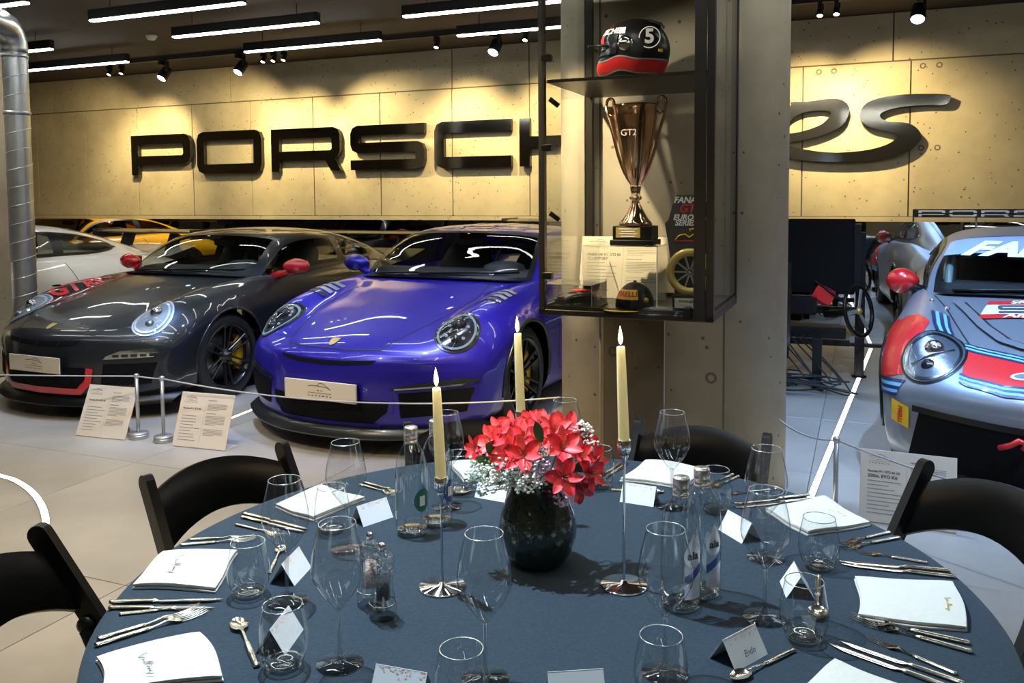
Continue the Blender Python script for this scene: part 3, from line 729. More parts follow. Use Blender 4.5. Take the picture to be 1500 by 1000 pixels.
# wheels -------------------------------------------------------------
def wheel_meshes(r_t, wd, rr):
    """axis along +x, outer face at +x"""
    h = wd/2
    T = MB().lathe([(rr, -h), (rr+.02, -h-.004), (r_t-.03, -h+.002), (r_t-.006, -h+.02), (r_t, -h+.05), (r_t, h-.05), (r_t-.006, h-.02), (r_t-.03, h-.002), (rr+.02, h+.004), (rr, h)], 40)
    RIM = MB().lathe([(rr-.012, -h), (rr-.03, -h*.5), (rr-.03, h-.07), (rr-.014, h-.012), (rr+.004, h-.004), (rr+.006, h+.004), (rr-.004, h+.006), (rr-.018, h-.004)], 40)
    sp = MB(); n = 6
    for k in range(n):
        a = 2*PI*k/n
        for da in (-.15, .15):
            p0 = (math.cos(a+da*2.2)*.05, math.sin(a+da*2.2)*.05, h-.045); p1 = (math.cos(a+da)*(rr-.018), math.sin(a+da)*(rr-.018), h-.012)
            sp.bar(p0, p1, .015, .026, (0, 0, 1), .003)
    hub = MB().lathe([(.075, h-.08), (.075, h-.05), (.05, h-.03), (.034, h-.02), (.03, h-.002), (0, h)], 20)
    disc = MB().lathe([(.08, h-.13), (rr-.06, h-.13), (rr-.06, h-.10), (.08, h-.10)], 36)
    cal = MB().lathe([(rr-.115, h-.155), (rr-.035, h-.155), (rr-.035, h-.062), (rr-.115, h-.062), (rr-.115, h-.155)], 10, a0=R(50), a1=R(130))
    rot = Matrix(((0, 0, 1), (0, 1, 0), (-1, 0, 0)))
    out = {}
    for nme, mb, mt in (('tyre', T, 'rubber'), ('rim', RIM, 'rim_black'), ('spokes', sp, 'rim_black'), ('hub', hub, 'rim_black'), ('brake_disc', disc, 'disc_steel'), ('caliper', cal, 'caliper')):
        mb.v = [tuple(rot@Vector(p)) for p in mb.v]; out[nme] = mb.mesh(nme, mt)
    return out
WF = wheel_meshes(.335, .25, .255); WR_ = wheel_meshes(.35, .30, .262)
WELL = {}
def make_car(name, label, nose, yaw, col, style, mirror_col, wing=True, detail=True, roof_col=None, scale=1.0, group=None):
    t = thing(name, label, 'car', (nose[0], nose[1], 0), yaw, group); t.scale = (scale,)*3
    me = SH['body'].copy(); me.materials.append(MATS[col]); body = obj('body', me, t)
    me = SH['roof'].mesh('roof_shell', roof_col or col); roof = obj('roof_shell', me, t)
    for k in WD:
        for sd in ((1, -1) if (k, -1) in SH else (1,)):
            g = MB().grid(SH[(k, sd)]).build(k, 'car_glass', t)
            obj('window_seal', SH[(k, sd, 'seal')].mesh('window_seal', 'black_paint'), g)
    # wheels
    for ay, W, rz, xx in ((FAX, WF, .335, .755), (RAX, WR_, .35, .755)):
        for sd in (1, -1):
            w_ = obj('wheel', W['tyre'], t, (sd*xx, ay, rz)); 
            if sd < 0: w_.rotation_euler = (0, 0, PI)
            for p in ('rim', 'spokes', 'hub', 'brake_disc', 'caliper'): obj(p, W[p], w_)
            if sd < 0: pass
    for ay, rr in ((FAX, .372), (RAX, .392)):
        for sd in (1, -1):
            mb = MB(); n = 22; rows = []
            for k in range(n+1):
                a = -.45+(PI+.9)*k/n; y = ay+rr*math.cos(a); z = .335+rr*math.sin(a)
                rows.append([(sd*.52, y, z), (sd*.70, y, z), (sd*.80, y, z)])
            mb.grid(rows); mb.span((sd*.50, ay-rr, .13), (sd*.52, ay+rr, .74)); mb.build('wheel_well', 'vent_black', t)
            if detail or sd > 0:                  # arch lip
                pts = []
                for k in range(n+1):
                    a = -.15+(PI+.3)*k/n; y = ay+rr*1.01*math.cos(a); z = .335+rr*1.01*math.sin(a)
                    h, nn = cast((sd*1.5, y, z), (-sd, 0, 0)); pts.append((h.x, y, z))
                MB().tube(pts, .016 if style in ('p991', 'club') else .009, 6).build('arch_lip', 'black_paint' if style in ('p991', 'club') else col, t)
    # cabin
    ck = MB(); ck.span((-.70, 1.55, .80), (.70, 3.4, .885)); ck.build('cabin_floor', 'interior', t)
    MB().grid([[(x, y, z) for x in (-.69, -.35, 0, .35, .69)] for (y, z) in ((1.50, .88), (1.62, .955), (1.78, .965), (1.86, .90), (1.86, .84))]).build('dashboard', 'dash', t)
    hood_ = MB(); hood_.lathe([(.17, 0), (.15, .05), (.08, .075), (0, .08)], 16, (.36, 1.75, .945)); hood_.build('instrument_hood', 'dash', t)
    MB().tube([(.36+.175*math.cos(a), 1.96+.05*math.sin(a), 1.0+.165*math.sin(a)) for a in [2*PI*k/24 for k in range(24)]], .015, 8, closed=True).build('steering_wheel', 'black_satin', t)
    for sx in (-.36, .36):
        st = MB(); rows = []
        for z, y0, w_, d_ in ((.80, 2.42, .25, .10), (.95, 2.48, .25, .09), (1.06, 2.54, .21, .08), (1.12, 2.57, .14, .07), (1.20, 2.6, .12, .05)):
            rows.append([(sx+w_*math.cos(a)*1.0, y0+d_*math.sin(a), z) for a in [2*PI*k/14 for k in range(15)]])
        st.grid(rows); st.build('bucket_seat', 'interior', t)
    MB().span((-.14, 1.93, 1.13), (.10, 1.95, 1.19), .01).build('rear_view_mirror', 'interior', t)
    if style == 'club':
        cg = [[(-.62, 1.62, .9), (-.60, 1.95, 1.16), (-.56, 2.35, 1.22)], [(.62, 1.62, .9), (.60, 1.95, 1.16), (.56, 2.35, 1.22)], [(-.56, 2.35, 1.22), (.56, 2.35, 1.22)],
              [(-.60, 2.45, .88), (.50, 2.62, 1.2)], [(.60, 2.45, .88), (-.50, 2.62, 1.2)], [(-.62, 2.55, .86), (-.56, 2.55, 1.2)], [(.62, 2.55, .86), (.56, 2.55, 1.2)], [(-.62, 2.5, .97), (.62, 2.5, .97)],
              [(-.66, 1.78, .88), (-.655, 1.90, 1.06)]]
        for p in cg[:-1]: MB().tube(p, .023, 10).build('cage_tube', 'cage', t)
        MB().tube([(-.6, 2.1, .90), (-.6, 2.15, 1.07)], .045, 12).build('padded_tube', 'panel_white', t)
        MB().span((-.60, 2.9, .86), (.60, 2.93, 1.15)).build('rear_bulkhead', 'panel_white', t)
    # side mirrors
    mx_, mz_ = (.875, .955) if style == 'club' else (.965, .985)
    for sd in (1, -1):
        mb = MB(); mb.ball((0, 0, 0), (.115, .075, .068) if style != 'club' else (.092, .08, .082), 18, 10); mb.v = [(x, y+(.02*x/.1 if x > 0 else 0), z*(1-.25*max(0, -x)/.11)) for x, y, z in mb.v]
        mb.v = [((sd*x*1.08)+sd*mx_, y+1.70, z+mz_) for x, y, z in mb.v]; hd = mb.build('side_mirror', mirror_col, t)
        arm = MB(); arm.tube([(sd*.76, 1.66, .895), (sd*.86, 1.69, .925), (sd*(mx_-.02), 1.70, .955)], [.04, .03, .03], 8); arm.build('mirror_arm', 'black_paint' if style == 'club' else mirror_col, hd)
        MB().box((sd*mx_, 1.768, mz_), (.16, .008, .095), None, .003).build('mirror_glass', 'mirror_dark', hd)
    # wipers
    for ua, va, ub, vb in ((.10, 6.4, .34, 3.7), (.10, 8.2, .16, 6.0)):
        pw = surf(CN, np.linspace(ua, ub, 6), np.linspace(va, vb, 6)); MB().tube([Vector(pw[k, k])+Vector((0, -.012, .016)) for k in range(6)], .009, 6).build('wiper', 'black_satin', t)
    MB().grid([[(x, 1.44-.20*(1-(x/.74)**2), .905+.028*(1-(x/.74)**2)) for x in np.linspace(-.74, .74, 17)], [(x, 1.55-.23*(1-(x/.74)**2), .895+.035*(1-(x/.74)**2)) for x in np.linspace(-.74, .74, 17)]]).build('cowl_panel', 'black_paint', t)
    # headlights
    hn = Vector((.20, -.80, .56)).normalized()
    for sd in (1, -1):
        n = Vector((sd*hn.x, hn.y, hn.z)); ey = (Vector((0, .35, 1))-n*n.dot(Vector((0, .35, 1)))).normalized(); ex = ey.cross(n)
        o = Vector((sd*.675, .455, .685))
        A, Bq = {'p997': (.118, .165), 'club': (.140, .172)}.get(style, (.125, .155))
        hs = drape(ell(0, 0, A+.012, Bq+.012), o, ex, ey, .004, .04).build('headlight', 'lamp_rim' if style == 'p997' else 'black_paint', t)
        drape(ell(0, 0, A, Bq), o, ex, ey, .007, .04).build('lamp_bowl', {'p997': 'lamp_pale', 'club': 'lamp_grey'}.get(style, 'lamp_dark'), hs)
        def ringm(a0, a1, off):
            mb = MB(); rows = []
            for k in range(33):
                a = 2*PI*k/32; row = []
                for q in (a0, a1): h, nn = cast(o+ex*(A*q*math.cos(a))+ey*(Bq*q*math.sin(a))+n*1.0, -n); row.append(h+n*off)
                rows.append(row)
            return mb.grid(rows)
        ringm(.84, .94, .012).build('light_ring', {'p991': 'drl', 'p997': 'lamp_rim'}.get(style, 'lamp_chrome'), hs)
        def on(px_, py_, off): h, nn = cast(o+ex*px_+ey*py_+n, -n); return h+n*off
        c_ = on(0, .045, -.004); MB().ball(c_, .048, 16, 10).build('projector', 'lamp_chrome' if style != 'p991' else 'lamp_dark', hs)
        c_ = on(.01*sd, -.065, -.008); MB().ball(c_, .036, 14, 8).build('projector', 'lamp_grey' if style == 'p997' else 'lamp_dark', hs)
        if style == 'p991':
            for (a, b) in ((-.06, .04), (.06, .04), (-.05, -.05), (.055, -.05)): MB().ball(on(a, b, .006), .011, 8, 6).build('led_chip', 'drl', hs)
        if style == 'club':
            MB().tube([on(-.09, -.06+.0, .012), on(0, .0, .016), on(.09, .05, .012)], .006, 6).build('reflector_rib', 'lamp_chrome', hs)
        drape(ell(0, 0, A, Bq), o, ex, ey, .014, .035, dome=lambda x, y: .018*(1-min(1, (x/A)**2+(y/Bq)**2))).build('lens', 'lamp_lens', hs)
    # hood shut line, crest
    hp = [(-.46, 1.36), (-.53, 1.0), (-.50, .62), (-.40, .30), (-.34, .12)] if style != 'club' else [(-.69, 1.36), (-.655, 1.2), (-.58, .85), (-.517, .566), (-.41, .281), (-.35, .12)]
    sl = MB(); strip(hp, *TOP, .008, .002, None, sl); strip([(-x, y) for x, y in hp], *TOP, .008, .002, None, sl)
    fr_ = [(-.34, .12), (-.16, .075), (0, .068), (.16, .075), (.34, .12)]; strip(fr_, *TOP, .008, .002, None, sl); sl.build('hood_seam', 'seam', t)
    cr = drape([(-.026, .30), (.026, .30), (.03, .33), (.026, .35), (.0, .362), (-.026, .35), (-.03, .33)][::-1] if False else [(-.020, .100), (0, .088), (.020, .100), (.028, .130), (.028, .160), (-.028, .160), (-.028, .130)], *TOP, off=.004).build('hood_crest', 'gold_print' if style != 'club' else 'silver', t)
    for sd in (1, -1):     # door seams
        sd_ = MB()
        for pth in ([(1.62, .88), (1.55, .6), (1.56, .30), (1.8, .22), (2.55, .22), (2.72, .40), (2.76, .70), (2.66, .90)],):
            strip(pth if sd > 0 else [(-y, z) for y, z in pth], (0, 0, 0), (0, sd, 0), (0, 0, 1), .007, .002, None, sd_)
        sd_.build('door_seam', 'seam', t)
    for sd in (1, -1):
        pth = ell(2.52, .70, .085, .032) if sd > 0 else ell(-2.52, .70, .085, .032)
        hd = drape(pth, (0, 0, 0), (0, sd, 0), (0, 0, 1), .004).build('door_handle', col, t)
        drape(ell(sd*2.52, .695, .05, .010), (0, 0, 0), (0, sd, 0), (0, 0, 1), .007).build('handle_recess', 'vent_black', hd)
    # splitter
    N = 24; xs = np.linspace(-.9, .9, N+1)
    def lipy(x, f_=0): return -.045+f_+.43*abs(x/.9)**2.3
    top_ = [[(x, lipy(x), .105) for x in xs], [(x, lipy(x)-.012, .118) for x in xs], [(x, lipy(x)+.10, .165) for x in xs]]
    sp_ = MB(); sp_.grid(top_); sp_.grid([[(x, lipy(x), .105) for x in xs], [(x, lipy(x)+.3, .105) for x in xs]]); sp_.build('front_splitter', 'carbon' if style != 'p997' else 'black_satin', t)
    # front openings by model
    P2 = lambda nme, L, m, off=.004, par=t, **k: front(L, off, **k).build(nme, m, par)
    if style == 'p991':
        P2('centre_intake', [(-.33, .195), (.33, .195), (.41, .26), (.42, .325), (-.42, .325), (-.41, .26)], 'vent_black')
        tr = MB(); strip([(-.44, .33), (-.43, .255), (-.35, .182), (.35, .182), (.43, .255), (.44, .33)], *FRONT, .022, .008, None, tr); tr.build('intake_trim', col, t)
        for sd in (1, -1):
            L = [(.48, .225), (.80, .25), (.84, .392), (.47, .372)]; L = L if sd > 0 else mirx(L); ia = P2('side_intake', L, 'vent_black')
            L = [(.42, .385), (.80, .40), (.87, .44), (.78, .455), (.45, .405)]; L = L if sd > 0 else mirx(L); lamp = P2('daytime_lamp', L, 'lamp_dark', .007)
            L = [(.45, .391), (.78, .408), (.80, .420), (.45, .400)]; L = L if sd > 0 else mirx(L); P2('light_strip', L, 'lamp_chrome', .011, lamp)
        L = [(-.32, .540), (-.16, .528), (0, .524), (.16, .528), (.32, .540), (.35, .562), (.16, .553), (0, .55), (-.16, .553), (-.35, .562)]; P2('bonnet_slot', L, 'vent_black', .003)
        for sd in (1, -1):
            for k in range(4):
                y = .80+.075*k; L = [(.60, y), (.78, y+.01), (.78, y+.055), (.60, y+.045)]; L = [(sd*a, b) for a, b in L]
                drape(L if sd > 0 else L[::-1], *TOP, off=.006).build('fender_louvre', 'galv' if k else 'carbon', t)
        rc = MB(); strip([(-.20, 1.0), (-.24, .55), (-.18, .42), (.18, .42), (.24, .55), (.20, 1.0)], *TOP, .006, .0015, None, rc); rc.build('bonnet_crease', col, t)
        for sd in (1, -1):
            strip([(sd*.12, 1.95), (sd*.16, 2.9)], *TOP, .03, .006, CBVH).build('roof_rib', col, t)
    if style == 'p997':
        P2('centre_intake', [(-.34, .225), (.34, .225), (.40, .30), (.40, .375), (-.40, .375), (-.40, .30)], 'vent_black')
        tr = MB(); strip([(-.435, .37), (-.42, .27), (-.35, .205), (.35, .205), (.42, .27), (.435, .37)], *FRONT, .045, .010, None, tr); tr.build('intake_trim', 'paint_red', t)
        for sd in (1, -1):
            L = [(.50, .25), (.78, .25), (.82, .40), (.52, .40)]; L = L if sd > 0 else mirx(L); P2('side_intake', L, 'vent_black')
            L = [(.52, .432), (.80, .44), (.83, .47), (.80, .50), (.62, .49), (.54, .455)]; L = L if sd > 0 else mirx(L); lamp = P2('indicator_lamp', L, 'lamp_chrome', .007)
            for k in range(5):
                x = .58+.05*k; L = [(x, .447), (x+.035, .447), (x+.035, .465), (x, .465)]; L = L if sd > 0 else mirx(L); P2('lamp_cell', L, 'lamp_dark', .011, lamp)
        L = [(-.34, .535), (-.16, .522), (0, .518), (.16, .522), (.34, .535), (.37, .565), (.16, .556), (0, .552), (-.16, .556), (-.37, .565)]; sl_ = P2('bonnet_slot', L, 'vent_black', .003)
        for x in (-.2, 0, .2): P2('slot_bar', [(x-.012, .518), (x+.004, .518), (x+.018, .556), (x+.002, .556)], col, .008, sl_)
        # red fender graphic (outlined lettering) on the right front wing
        g = MB()
        for pth in ([(-.60, .42), (-.52, .60), (-.50, .80), (-.52, 1.10), (-.55, 1.28)], [(-.78, .62), (-.74, .85), (-.68, 1.10), (-.56, 1.30)]): strip(pth, *TOP, .02, .004, None, g)
        g.build('wing_graphic', 'stripe_red', t)
        for q, (txt, x, y, s_) in enumerate((('GT', -.645, .75, .20), ('RS', -.615, 1.0, .16))):
            mt = text_mesh(txt, s_, 0, .008, .2); mt.transform(Matrix.Rotation(PI/2-.12, 4, 'Z')); 
            for v in mt.vertices: h, n = cast((v.co.x+x, v.co.y+y, 2), (0, 0, -1)); v.co = h+n*.004
            mt.materials.clear(); mt.materials.append(MATS['stripe_red']); obj('wing_lettering', mt, t)
    if style in ('p991', 'p997'):
        z0 = .315 if style == 'p991' else .335
        pl_ = MB().box((0, -.018, z0+.055), (.52, .012, .115), None, .002).build('number_plate', 'paper_board', t)
        if style == 'p997': MB().box((0, -.010, z0+.055), (.535, .012, .13), None, .002).build('plate_frame', 'black_satin', pl_)
        else: MB().box((0, 0.0, z0+.055), (.5, .03, .10)).build('plate_frame', 'black_satin', pl_)
        car_logo((0, -.0245, z0+.052), (1, 0, 0), (0, 0, 1), .17, pl_)
    if style == 'club':
        P2('side_intake', [(-.78, .20), (-.30, .19), (-.28, .445), (-.73, .455)], 'vent_black', .003); P2('side_intake', mirx([(-.78, .20), (-.30, .19), (-.28, .445), (-.73, .455)]), 'vent_black', .003)
        P2('centre_intake', [(-.25, .19), (.25, .19), (.25, .445), (-.25, .445)], 'vent_black', .004)
        for x in (-.27, .27): P2('intake_strut', [(x-.02, .18), (x+.02, .18), (x+.02, .45), (x-.02, .45)], 'black_paint', .010)
        tr = MB(); strip([(-.76, .462), (-.5, .458), (-.24, .452), (.24, .452), (.5, .458), (.76, .462)], *FRONT, .03, .008, None, tr); tr.build('intake_trim', 'black_paint', t)
        gap = P2('lower_apron', [(-.86, .14), (.86, .14), (.86, .20), (-.86, .20)], 'black_paint', .003)
        # red band with navy and blue pinstripes across nose and wings
        for sd in (1, -1):
            def TD(nme, L, m, off, par=t): L = [(sd*a, b) for a, b in L]; A_ = sum(L[i-1][0]*L[i][1]-L[i][0]*L[i-1][1] for i in range(len(L))); return drape(L if A_ > 0 else L[::-1], *TOP, off=off).build(nme, m, par)
            sdx = ((0, 0, 0), (0, sd, 0), (0, 0, 1))
            L = [(.40, .60), (.50, .565), (.72, .545), (1.0, .54), (1.30, .545), (1.30, .74), (1.0, .80), (.8, .79), (.6, .74)]
            L2 = [(sd*a, b) for a, b in L]; drape(L2 if sd > 0 else L2[::-1], *sdx, off=.003).build('wing_stripe', 'stripe_red', t)
            TD('wing_stripe', [(.74, .53), (.70, .70), (.74, .82), (.80, .92), (.87, .99), (.915, .99), (.915, .6), (.84, .5)], 'stripe_red', .0035)
            TD('nose_stripe', [(0, .10), (.2, .115), (.385, .165), (.53, .26), (.55, .30), (.525, .49), (.40, .415), (.294, .345), (.15, .31), (0, .30)], 'stripe_red', .003)
            for k, (m, dz) in enumerate((('stripe_navy', 0), ('stripe_blue', .018), ('stripe_navy', .036), ('stripe_blue', .052), ('stripe_navy', .066))):
                for pth, pl_, w1, of in (([(sd*a, b-dz) for a, b in ((.36, .57), (.52, .55), (.75, .535), (1.0, .53), (1.32, .535))], sdx, .016, .004),
                                         ([(sd*a, b+dz*.95) for a, b in ((.535, .505), (.40, .42), (.294, .352), (.15, .317), (0, .307))], TOP, .015, .005),
                                         ([(sd*a, b-dz*.8) for a, b in ((.56, .29), (.53, .255), (.385, .16), (.2, .11), (0, .095))], TOP, .013, .005),
                                         ([(sd*(a-dz*1.1), b+dz*.2) for a, b in ((.69, .90), (.685, .80), (.68, .70), (.665, .62))], TOP, .016, .0055)):
                    mb = MB(); strip(pth, *pl_, w1, of, None, mb); mb.build('pinstripe', m, t)
            mb = MB(); strip([(sd*a, b) for a, b in ((.57, 1.22), (.536, 1.098), (.45, .81), (.37, .60), (.284, .51), (.15, .47), (0, .46))], *TOP, .05, .016, None, mb); mb.build('outlet_rim', 'paint_matte', t)
            mb = MB(); strip([(sd*a, b) for a, b in ((.53, 1.22), (.50, 1.098), (.415, .82), (.335, .62), (.26, .545), (.14, .505), (0, .495))], *TOP, .02, .004, None, mb); mb.build('outlet_shadow_gap', 'seam', t)
            o_ = TD('nose_badge', ell(.285, .225, .07, .034, 0, 20), 'panel_white', .006); TD('badge_line', ell(.285, .225, .055, .022, 0, 20), 'paint_matte', .008, o_)
        drape([(-.47, .93), (.47, .93), (.41, 1.215), (-.41, 1.215)], *TOP, off=.006).build('number_panel', 'panel_white', t)
        for (a, b, w1, w2) in ((.93, .992, .47, .457), (1.155, 1.215, .423, .41)): drape([(-w1, a), (w1, a), (w2, b), (-w2, b)], *TOP, off=.0075).build('panel_band', 'stripe_red', t)
        def top_text(nme, txt, x, y, size, m, off=.009, bvh=None, shear=0):
            mt = text_mesh(txt, size, 0, size*.03, shear)
            for v in mt.vertices: h, n = cast((v.co.x+x, v.co.y+y, 2), (0, 0, -1), bvh); v.co = h+n*off
            mt.materials.clear(); mt.materials.append(MATS[m]); return obj(nme, mt, t)
        for x0 in (-.37, -.12): drape([(x0+p[0]*.18, 1.008+p[1]*.13) for p in WORD['S'][0]], *TOP, off=.009, maxlen=.03).build('race_number', 'print_dark', t)
        top_text('panel_lettering', 'Am', -.29, .961, .085, 'white_print', .010, None, .3); top_text('panel_lettering', 'SRO Motorsports', -.05, 1.185, .07, 'white_print', .010, None, .3)
        # windscreen banner
        G = win_patch(1.42, 1.96, lambda u: 3.22, lambda u: 12-3.22, 8, 40, .008); MB().grid(G).build('windscreen_banner', 'banner_blue', t)
        nb = BVHTree.FromPolygons(*[(lambda a: ([Vector(p) for p in a[0]], a[1]))(grid_tris(win_patch(1.2, 2.1, lambda u: 3.0, lambda u: 9.0, 12, 40, .008)))][0])
        mt = text_mesh('FANATEC', .20, 0, .010, .25)
        wx = max(v.co.x for v in mt.vertices); wy = max(v.co.y for v in mt.vertices)
        for v in mt.vertices: zz = v.co.y/wy*.048+1.162; h, n = cast((v.co.x/wx*(.60-.12*(zz-1.12)/.1), 0, zz), (0, 1, 0), nb); v.co = h+n*.006
        mt.materials.clear(); mt.materials.append(MATS['white_print']); obj('banner_lettering', mt, t)
        # tyre-maker sticker on the bumper corner, tow strap
        pk = P2('sponsor_sticker', [(-.80, .40), (-.66, .375), (-.66, .47), (-.80, .50)] if False else [(-.855, .375), (-.775, .355), (-.775, .46), (-.855, .48)], 'sticker_yellow', .006)
        mt = text_mesh('PIRELLI', .026, 0, .001); mt.transform(Matrix.Rotation(-PI/2, 4, 'Z'))
        for v in mt.vertices: h, n = cast((v.co.x-.815, -1, v.co.y+.415), (0, 1, 0)); v.co = h+n*.009
        mt.materials.clear(); mt.materials.append(MATS['red_print']); obj('sticker_lettering', mt, pk)
        tw = MB(); tw.tube([(-.40, .03, .375), (-.36, -.01, .40), (-.33, -.015, .425), (-.30, -.01, .415), (-.31, .0, .385)], .013, 8); tw.build('tow_strap', 'stripe_red', t)
        for x, y in ((-.62, 1.05), (-.70, 1.15)): h, n = cast((x, y, 2), (0, 0, -1)); MB().lathe([(.012, -.005), (.012, .012), (0, .014)], 8, h).build('bonnet_pin', 'chrome', t)
    # rear: lamps and wing
    for sd in (1, -1):
        L = [(sd*.50, .60), (sd*.80, .64), (sd*.80, .70), (sd*.52, .68)]
        drape([(-a, b) for a, b in L] if sd < 0 else [(-a, b) for a, b in L][::-1], (0, 4.6, 0), (-1, 0, 0), (0, 0, 1), .004).build('tail_lamp', 'lamp_red', t)
    if wing:
        zw = {'club': 1.33, 'p991': 1.24, 'p997': 1.14}.get(style, 1.12); hw = .90 if style == 'club' else .84; yw = 4.22
        prof = [(0, .012), (.06, .03), (.16, .034), (.28, .03), (.33, .035), (.33, .024), (.2, .008), (.08, -.004), (0, .002)]
        wg = MB(); wg.grid([[(x, yw+p[0], zw+p[1]+.0*abs(x)) for p in prof+prof[:1]] for x in np.linspace(-hw, hw, 9)]); wo = wg.build('rear_wing', 'carbon' if style in ('club', 'p991', 'plain') else col, t)
        for sd in (1, -1):
            MB().box((sd*hw, yw+.15, zw-.01), (.012, .40, .11), None, .003).build('end_plate', 'carbon', wo)
            MB().bar((sd*.40, yw+.02, .84), (sd*.40, yw+.14, zw), .014, .16, (0, 1, 0)).build('wing_upright', 'carbon', wo)
        if style == 'club':
            mtx = Matrix.Translation((0, yw-.004, zw+.006))@Matrix.Rotation(PI/2, 4, 'X')
            # lettering strip on the leading edge
            MB().box((0, yw+.02, zw+.008), (1.8, .03, .075), None, .01).build('wing_face', 'carbon', wo)
            for k, cth in enumerate('PORSCHE'): MB().prism([[(-.86+.247*k+p[0]*.215, zw-.02+p[1]*.055) for p in l] for l in WORD[cth]], 0, .002, lambda x, y, z: (x, yw+.003-z, y)).build('wing_letter', 'white_print', wo)
        dk = MB(); dk.grid([[(x, 4.02+.2*k, .875+.05*k) for x in np.linspace(-.66, .66, 9)] for k in range(3)]); dk.build('duck_tail', col, t)
    return t
def car_logo(o, ex, ey, w_, parent, mat='print_dark'):
    """line drawing of a coupe roof, a rule and a row of small marks (house emblem)"""
    ex = Vector(ex); ey = Vector(ey); o = Vector(o); n = ex.cross(ey).normalized()
    def pl2(pts, r): return [tuple(o+ex*(a*w_)+ey*(b*w_)+n*.0006) for a, b in pts]
    mb = MB()
    mb.tube(pl2([(-.5, .16), (-.3, .19), (-.1, .19), (-.02, .28), (.08, .29), (.2, .27), (.34, .17), (.48, .08)], 0), .008*w_, 4)
    mb.tube(pl2([(-.1, .19), (.3, .16), (.48, .08)], 0), .008*w_, 4)
    mb.tube(pl2([(-.5, -.06), (.5, -.06)], 0), .005*w_, 4)
    for k in range(7): mb.tube(pl2([(-.46+.155*k-.03, -.16), (-.46+.155*k+.03, -.16)], 0), .014*w_, 4)
    for a in (-.10, -.05, .05, .12): mb.tube(pl2([(a, .03), (a+.02, .03)], 0), .018*w_, 4)
    return mb.build('emblem', mat, parent)
make_car('sports_car', 'glossy violet coupe with black wheels and white front plate beside the cabinet', (-1.135, 5.01), R(-25.4), 'paint_purple', 'p991', 'paint_purple')
make_car('sports_car', 'dark grey coupe with red mirrors and red-rimmed front intake', (-3.307, 5.871), R(-24.2), 'paint_grey', 'p997', 'paint_red', scale=.968)
make_car('race_car', 'matte grey race car with red stripe, red mirror and roll cage at the right edge', (2.509, 3.53), R(-27), 'paint_matte', 'club', 'paint_red')
make_car('sports_car', 'white coupe behind the metal duct, seen from its side', (-6.33, 6.33), R(-28), 'paint_white', 'plain', 'paint_white', detail=False)
make_car('sports_car', 'yellow coupe in the hall behind, seen over the roof of the white coupe', (-7.9, 11.75), R(-28), 'paint_yellow', 'plain', 'paint_yellow', detail=False)
make_car('sports_car', 'dark coupe with red mirror in the hall behind the grey coupe', (-3.2, 11.6), R(-22), 'paint_dark', 'plain', 'paint_red', detail=False)
# ------------------------------------------------------------------ display cabinet on the pillar
CX0, CX1, CYF, CYB, CZ0, CZ1 = -1.303, -.557, 3.45, 4.13, .994, 2.52
cab = thing('display_cabinet', 'black framed glass display cabinet hung in front of the wide concrete pillar', 'display cabinet', B((CX0+CX1)/2, (CYF+CYB)/2, CZ0), BROT)
hx, hy, hz = (CX1-CX0)/2, (CYB-CYF)/2, CZ1-CZ0
for sx, sy, w_ in ((-1, -1, .026), (1, -1, .03), (-1, 1, .04), (1, 1, .03)):
    MB().box((sx*(hx-w_/2), sy*(hy-.015), hz/2), (w_, .03, hz), None, .002).build('post', 'bronze_metal', cab)
MB().box((hx-.055, -hy-.008, hz/2), (.045, .014, hz-.01), None, .002).build('door_stile', 'bronze_metal', cab)
MB().box((0, 0, .012), (2*hx, 2*hy, .024), None, .002).build('bottom_panel', 'bronze_metal', cab)
MB().box((0, 0, hz-.012), (2*hx, 2*hy, .024), None, .002).build('top_panel', 'bronze_metal', cab)
MB().box((0, .01, 1.006), (2*hx-.05, 2*hy-.06, .014), None, .002).build('shelf', 'bronze_metal', cab)
for sy in (-1, 1): MB().box((0, sy*(hy-.012), .03), (2*hx-.06, .02, .02)).build('bottom_rail', 'bronze_metal', cab)
for sx in (-1, 1):
    MB().box((sx*(hx-.012), 0, .03), (.02, 2*hy-.06, .02)).build('side_rail', 'bronze_metal', cab)
    MB().box((sx*(hx-.006), 0, hz/2+.02), (.005, 2*hy-.06, hz-.07)).build('side_pane', 'pane', cab)
MB().box((-.012, -hy-.004, hz/2+.005), (2*hx-.06, .006, hz-.03)).build('door_pane', 'pane', cab)
for z in (1.10, .72, .17): MB().box((-hx+.035, -hy+.012, z), (.045, .025, .03), None, .003).build('hinge', 'black_satin', cab)
MB().box((hx-.10, -hy-.02, .035), (.03, .03, .055), None, .004).build('lock', 'black_satin', cab)
for z in (.93, .44):
    sp_ = MB(); sp_.tube([(-hx+.04, -hy+.03, z), (-hx+.075, -hy+.05, z-.03)], .011, 10); sp_.build('mini_spot', 'black_satin', cab)
for z in (1.4, .94):
    light('SPOT', 'cabinet_spot', B(CX0+.1, CYF+.08, CZ0+z), 4.5, (1, .88, .66), .01, B(-.95, 3.85, CZ0+z-.35), 90, .6)
def cb(px, py, yb): x, z = wall_pt(px, py, yb); return B(x, yb, z)
SHELF = CZ0+1.013; DECK = CZ0+.024
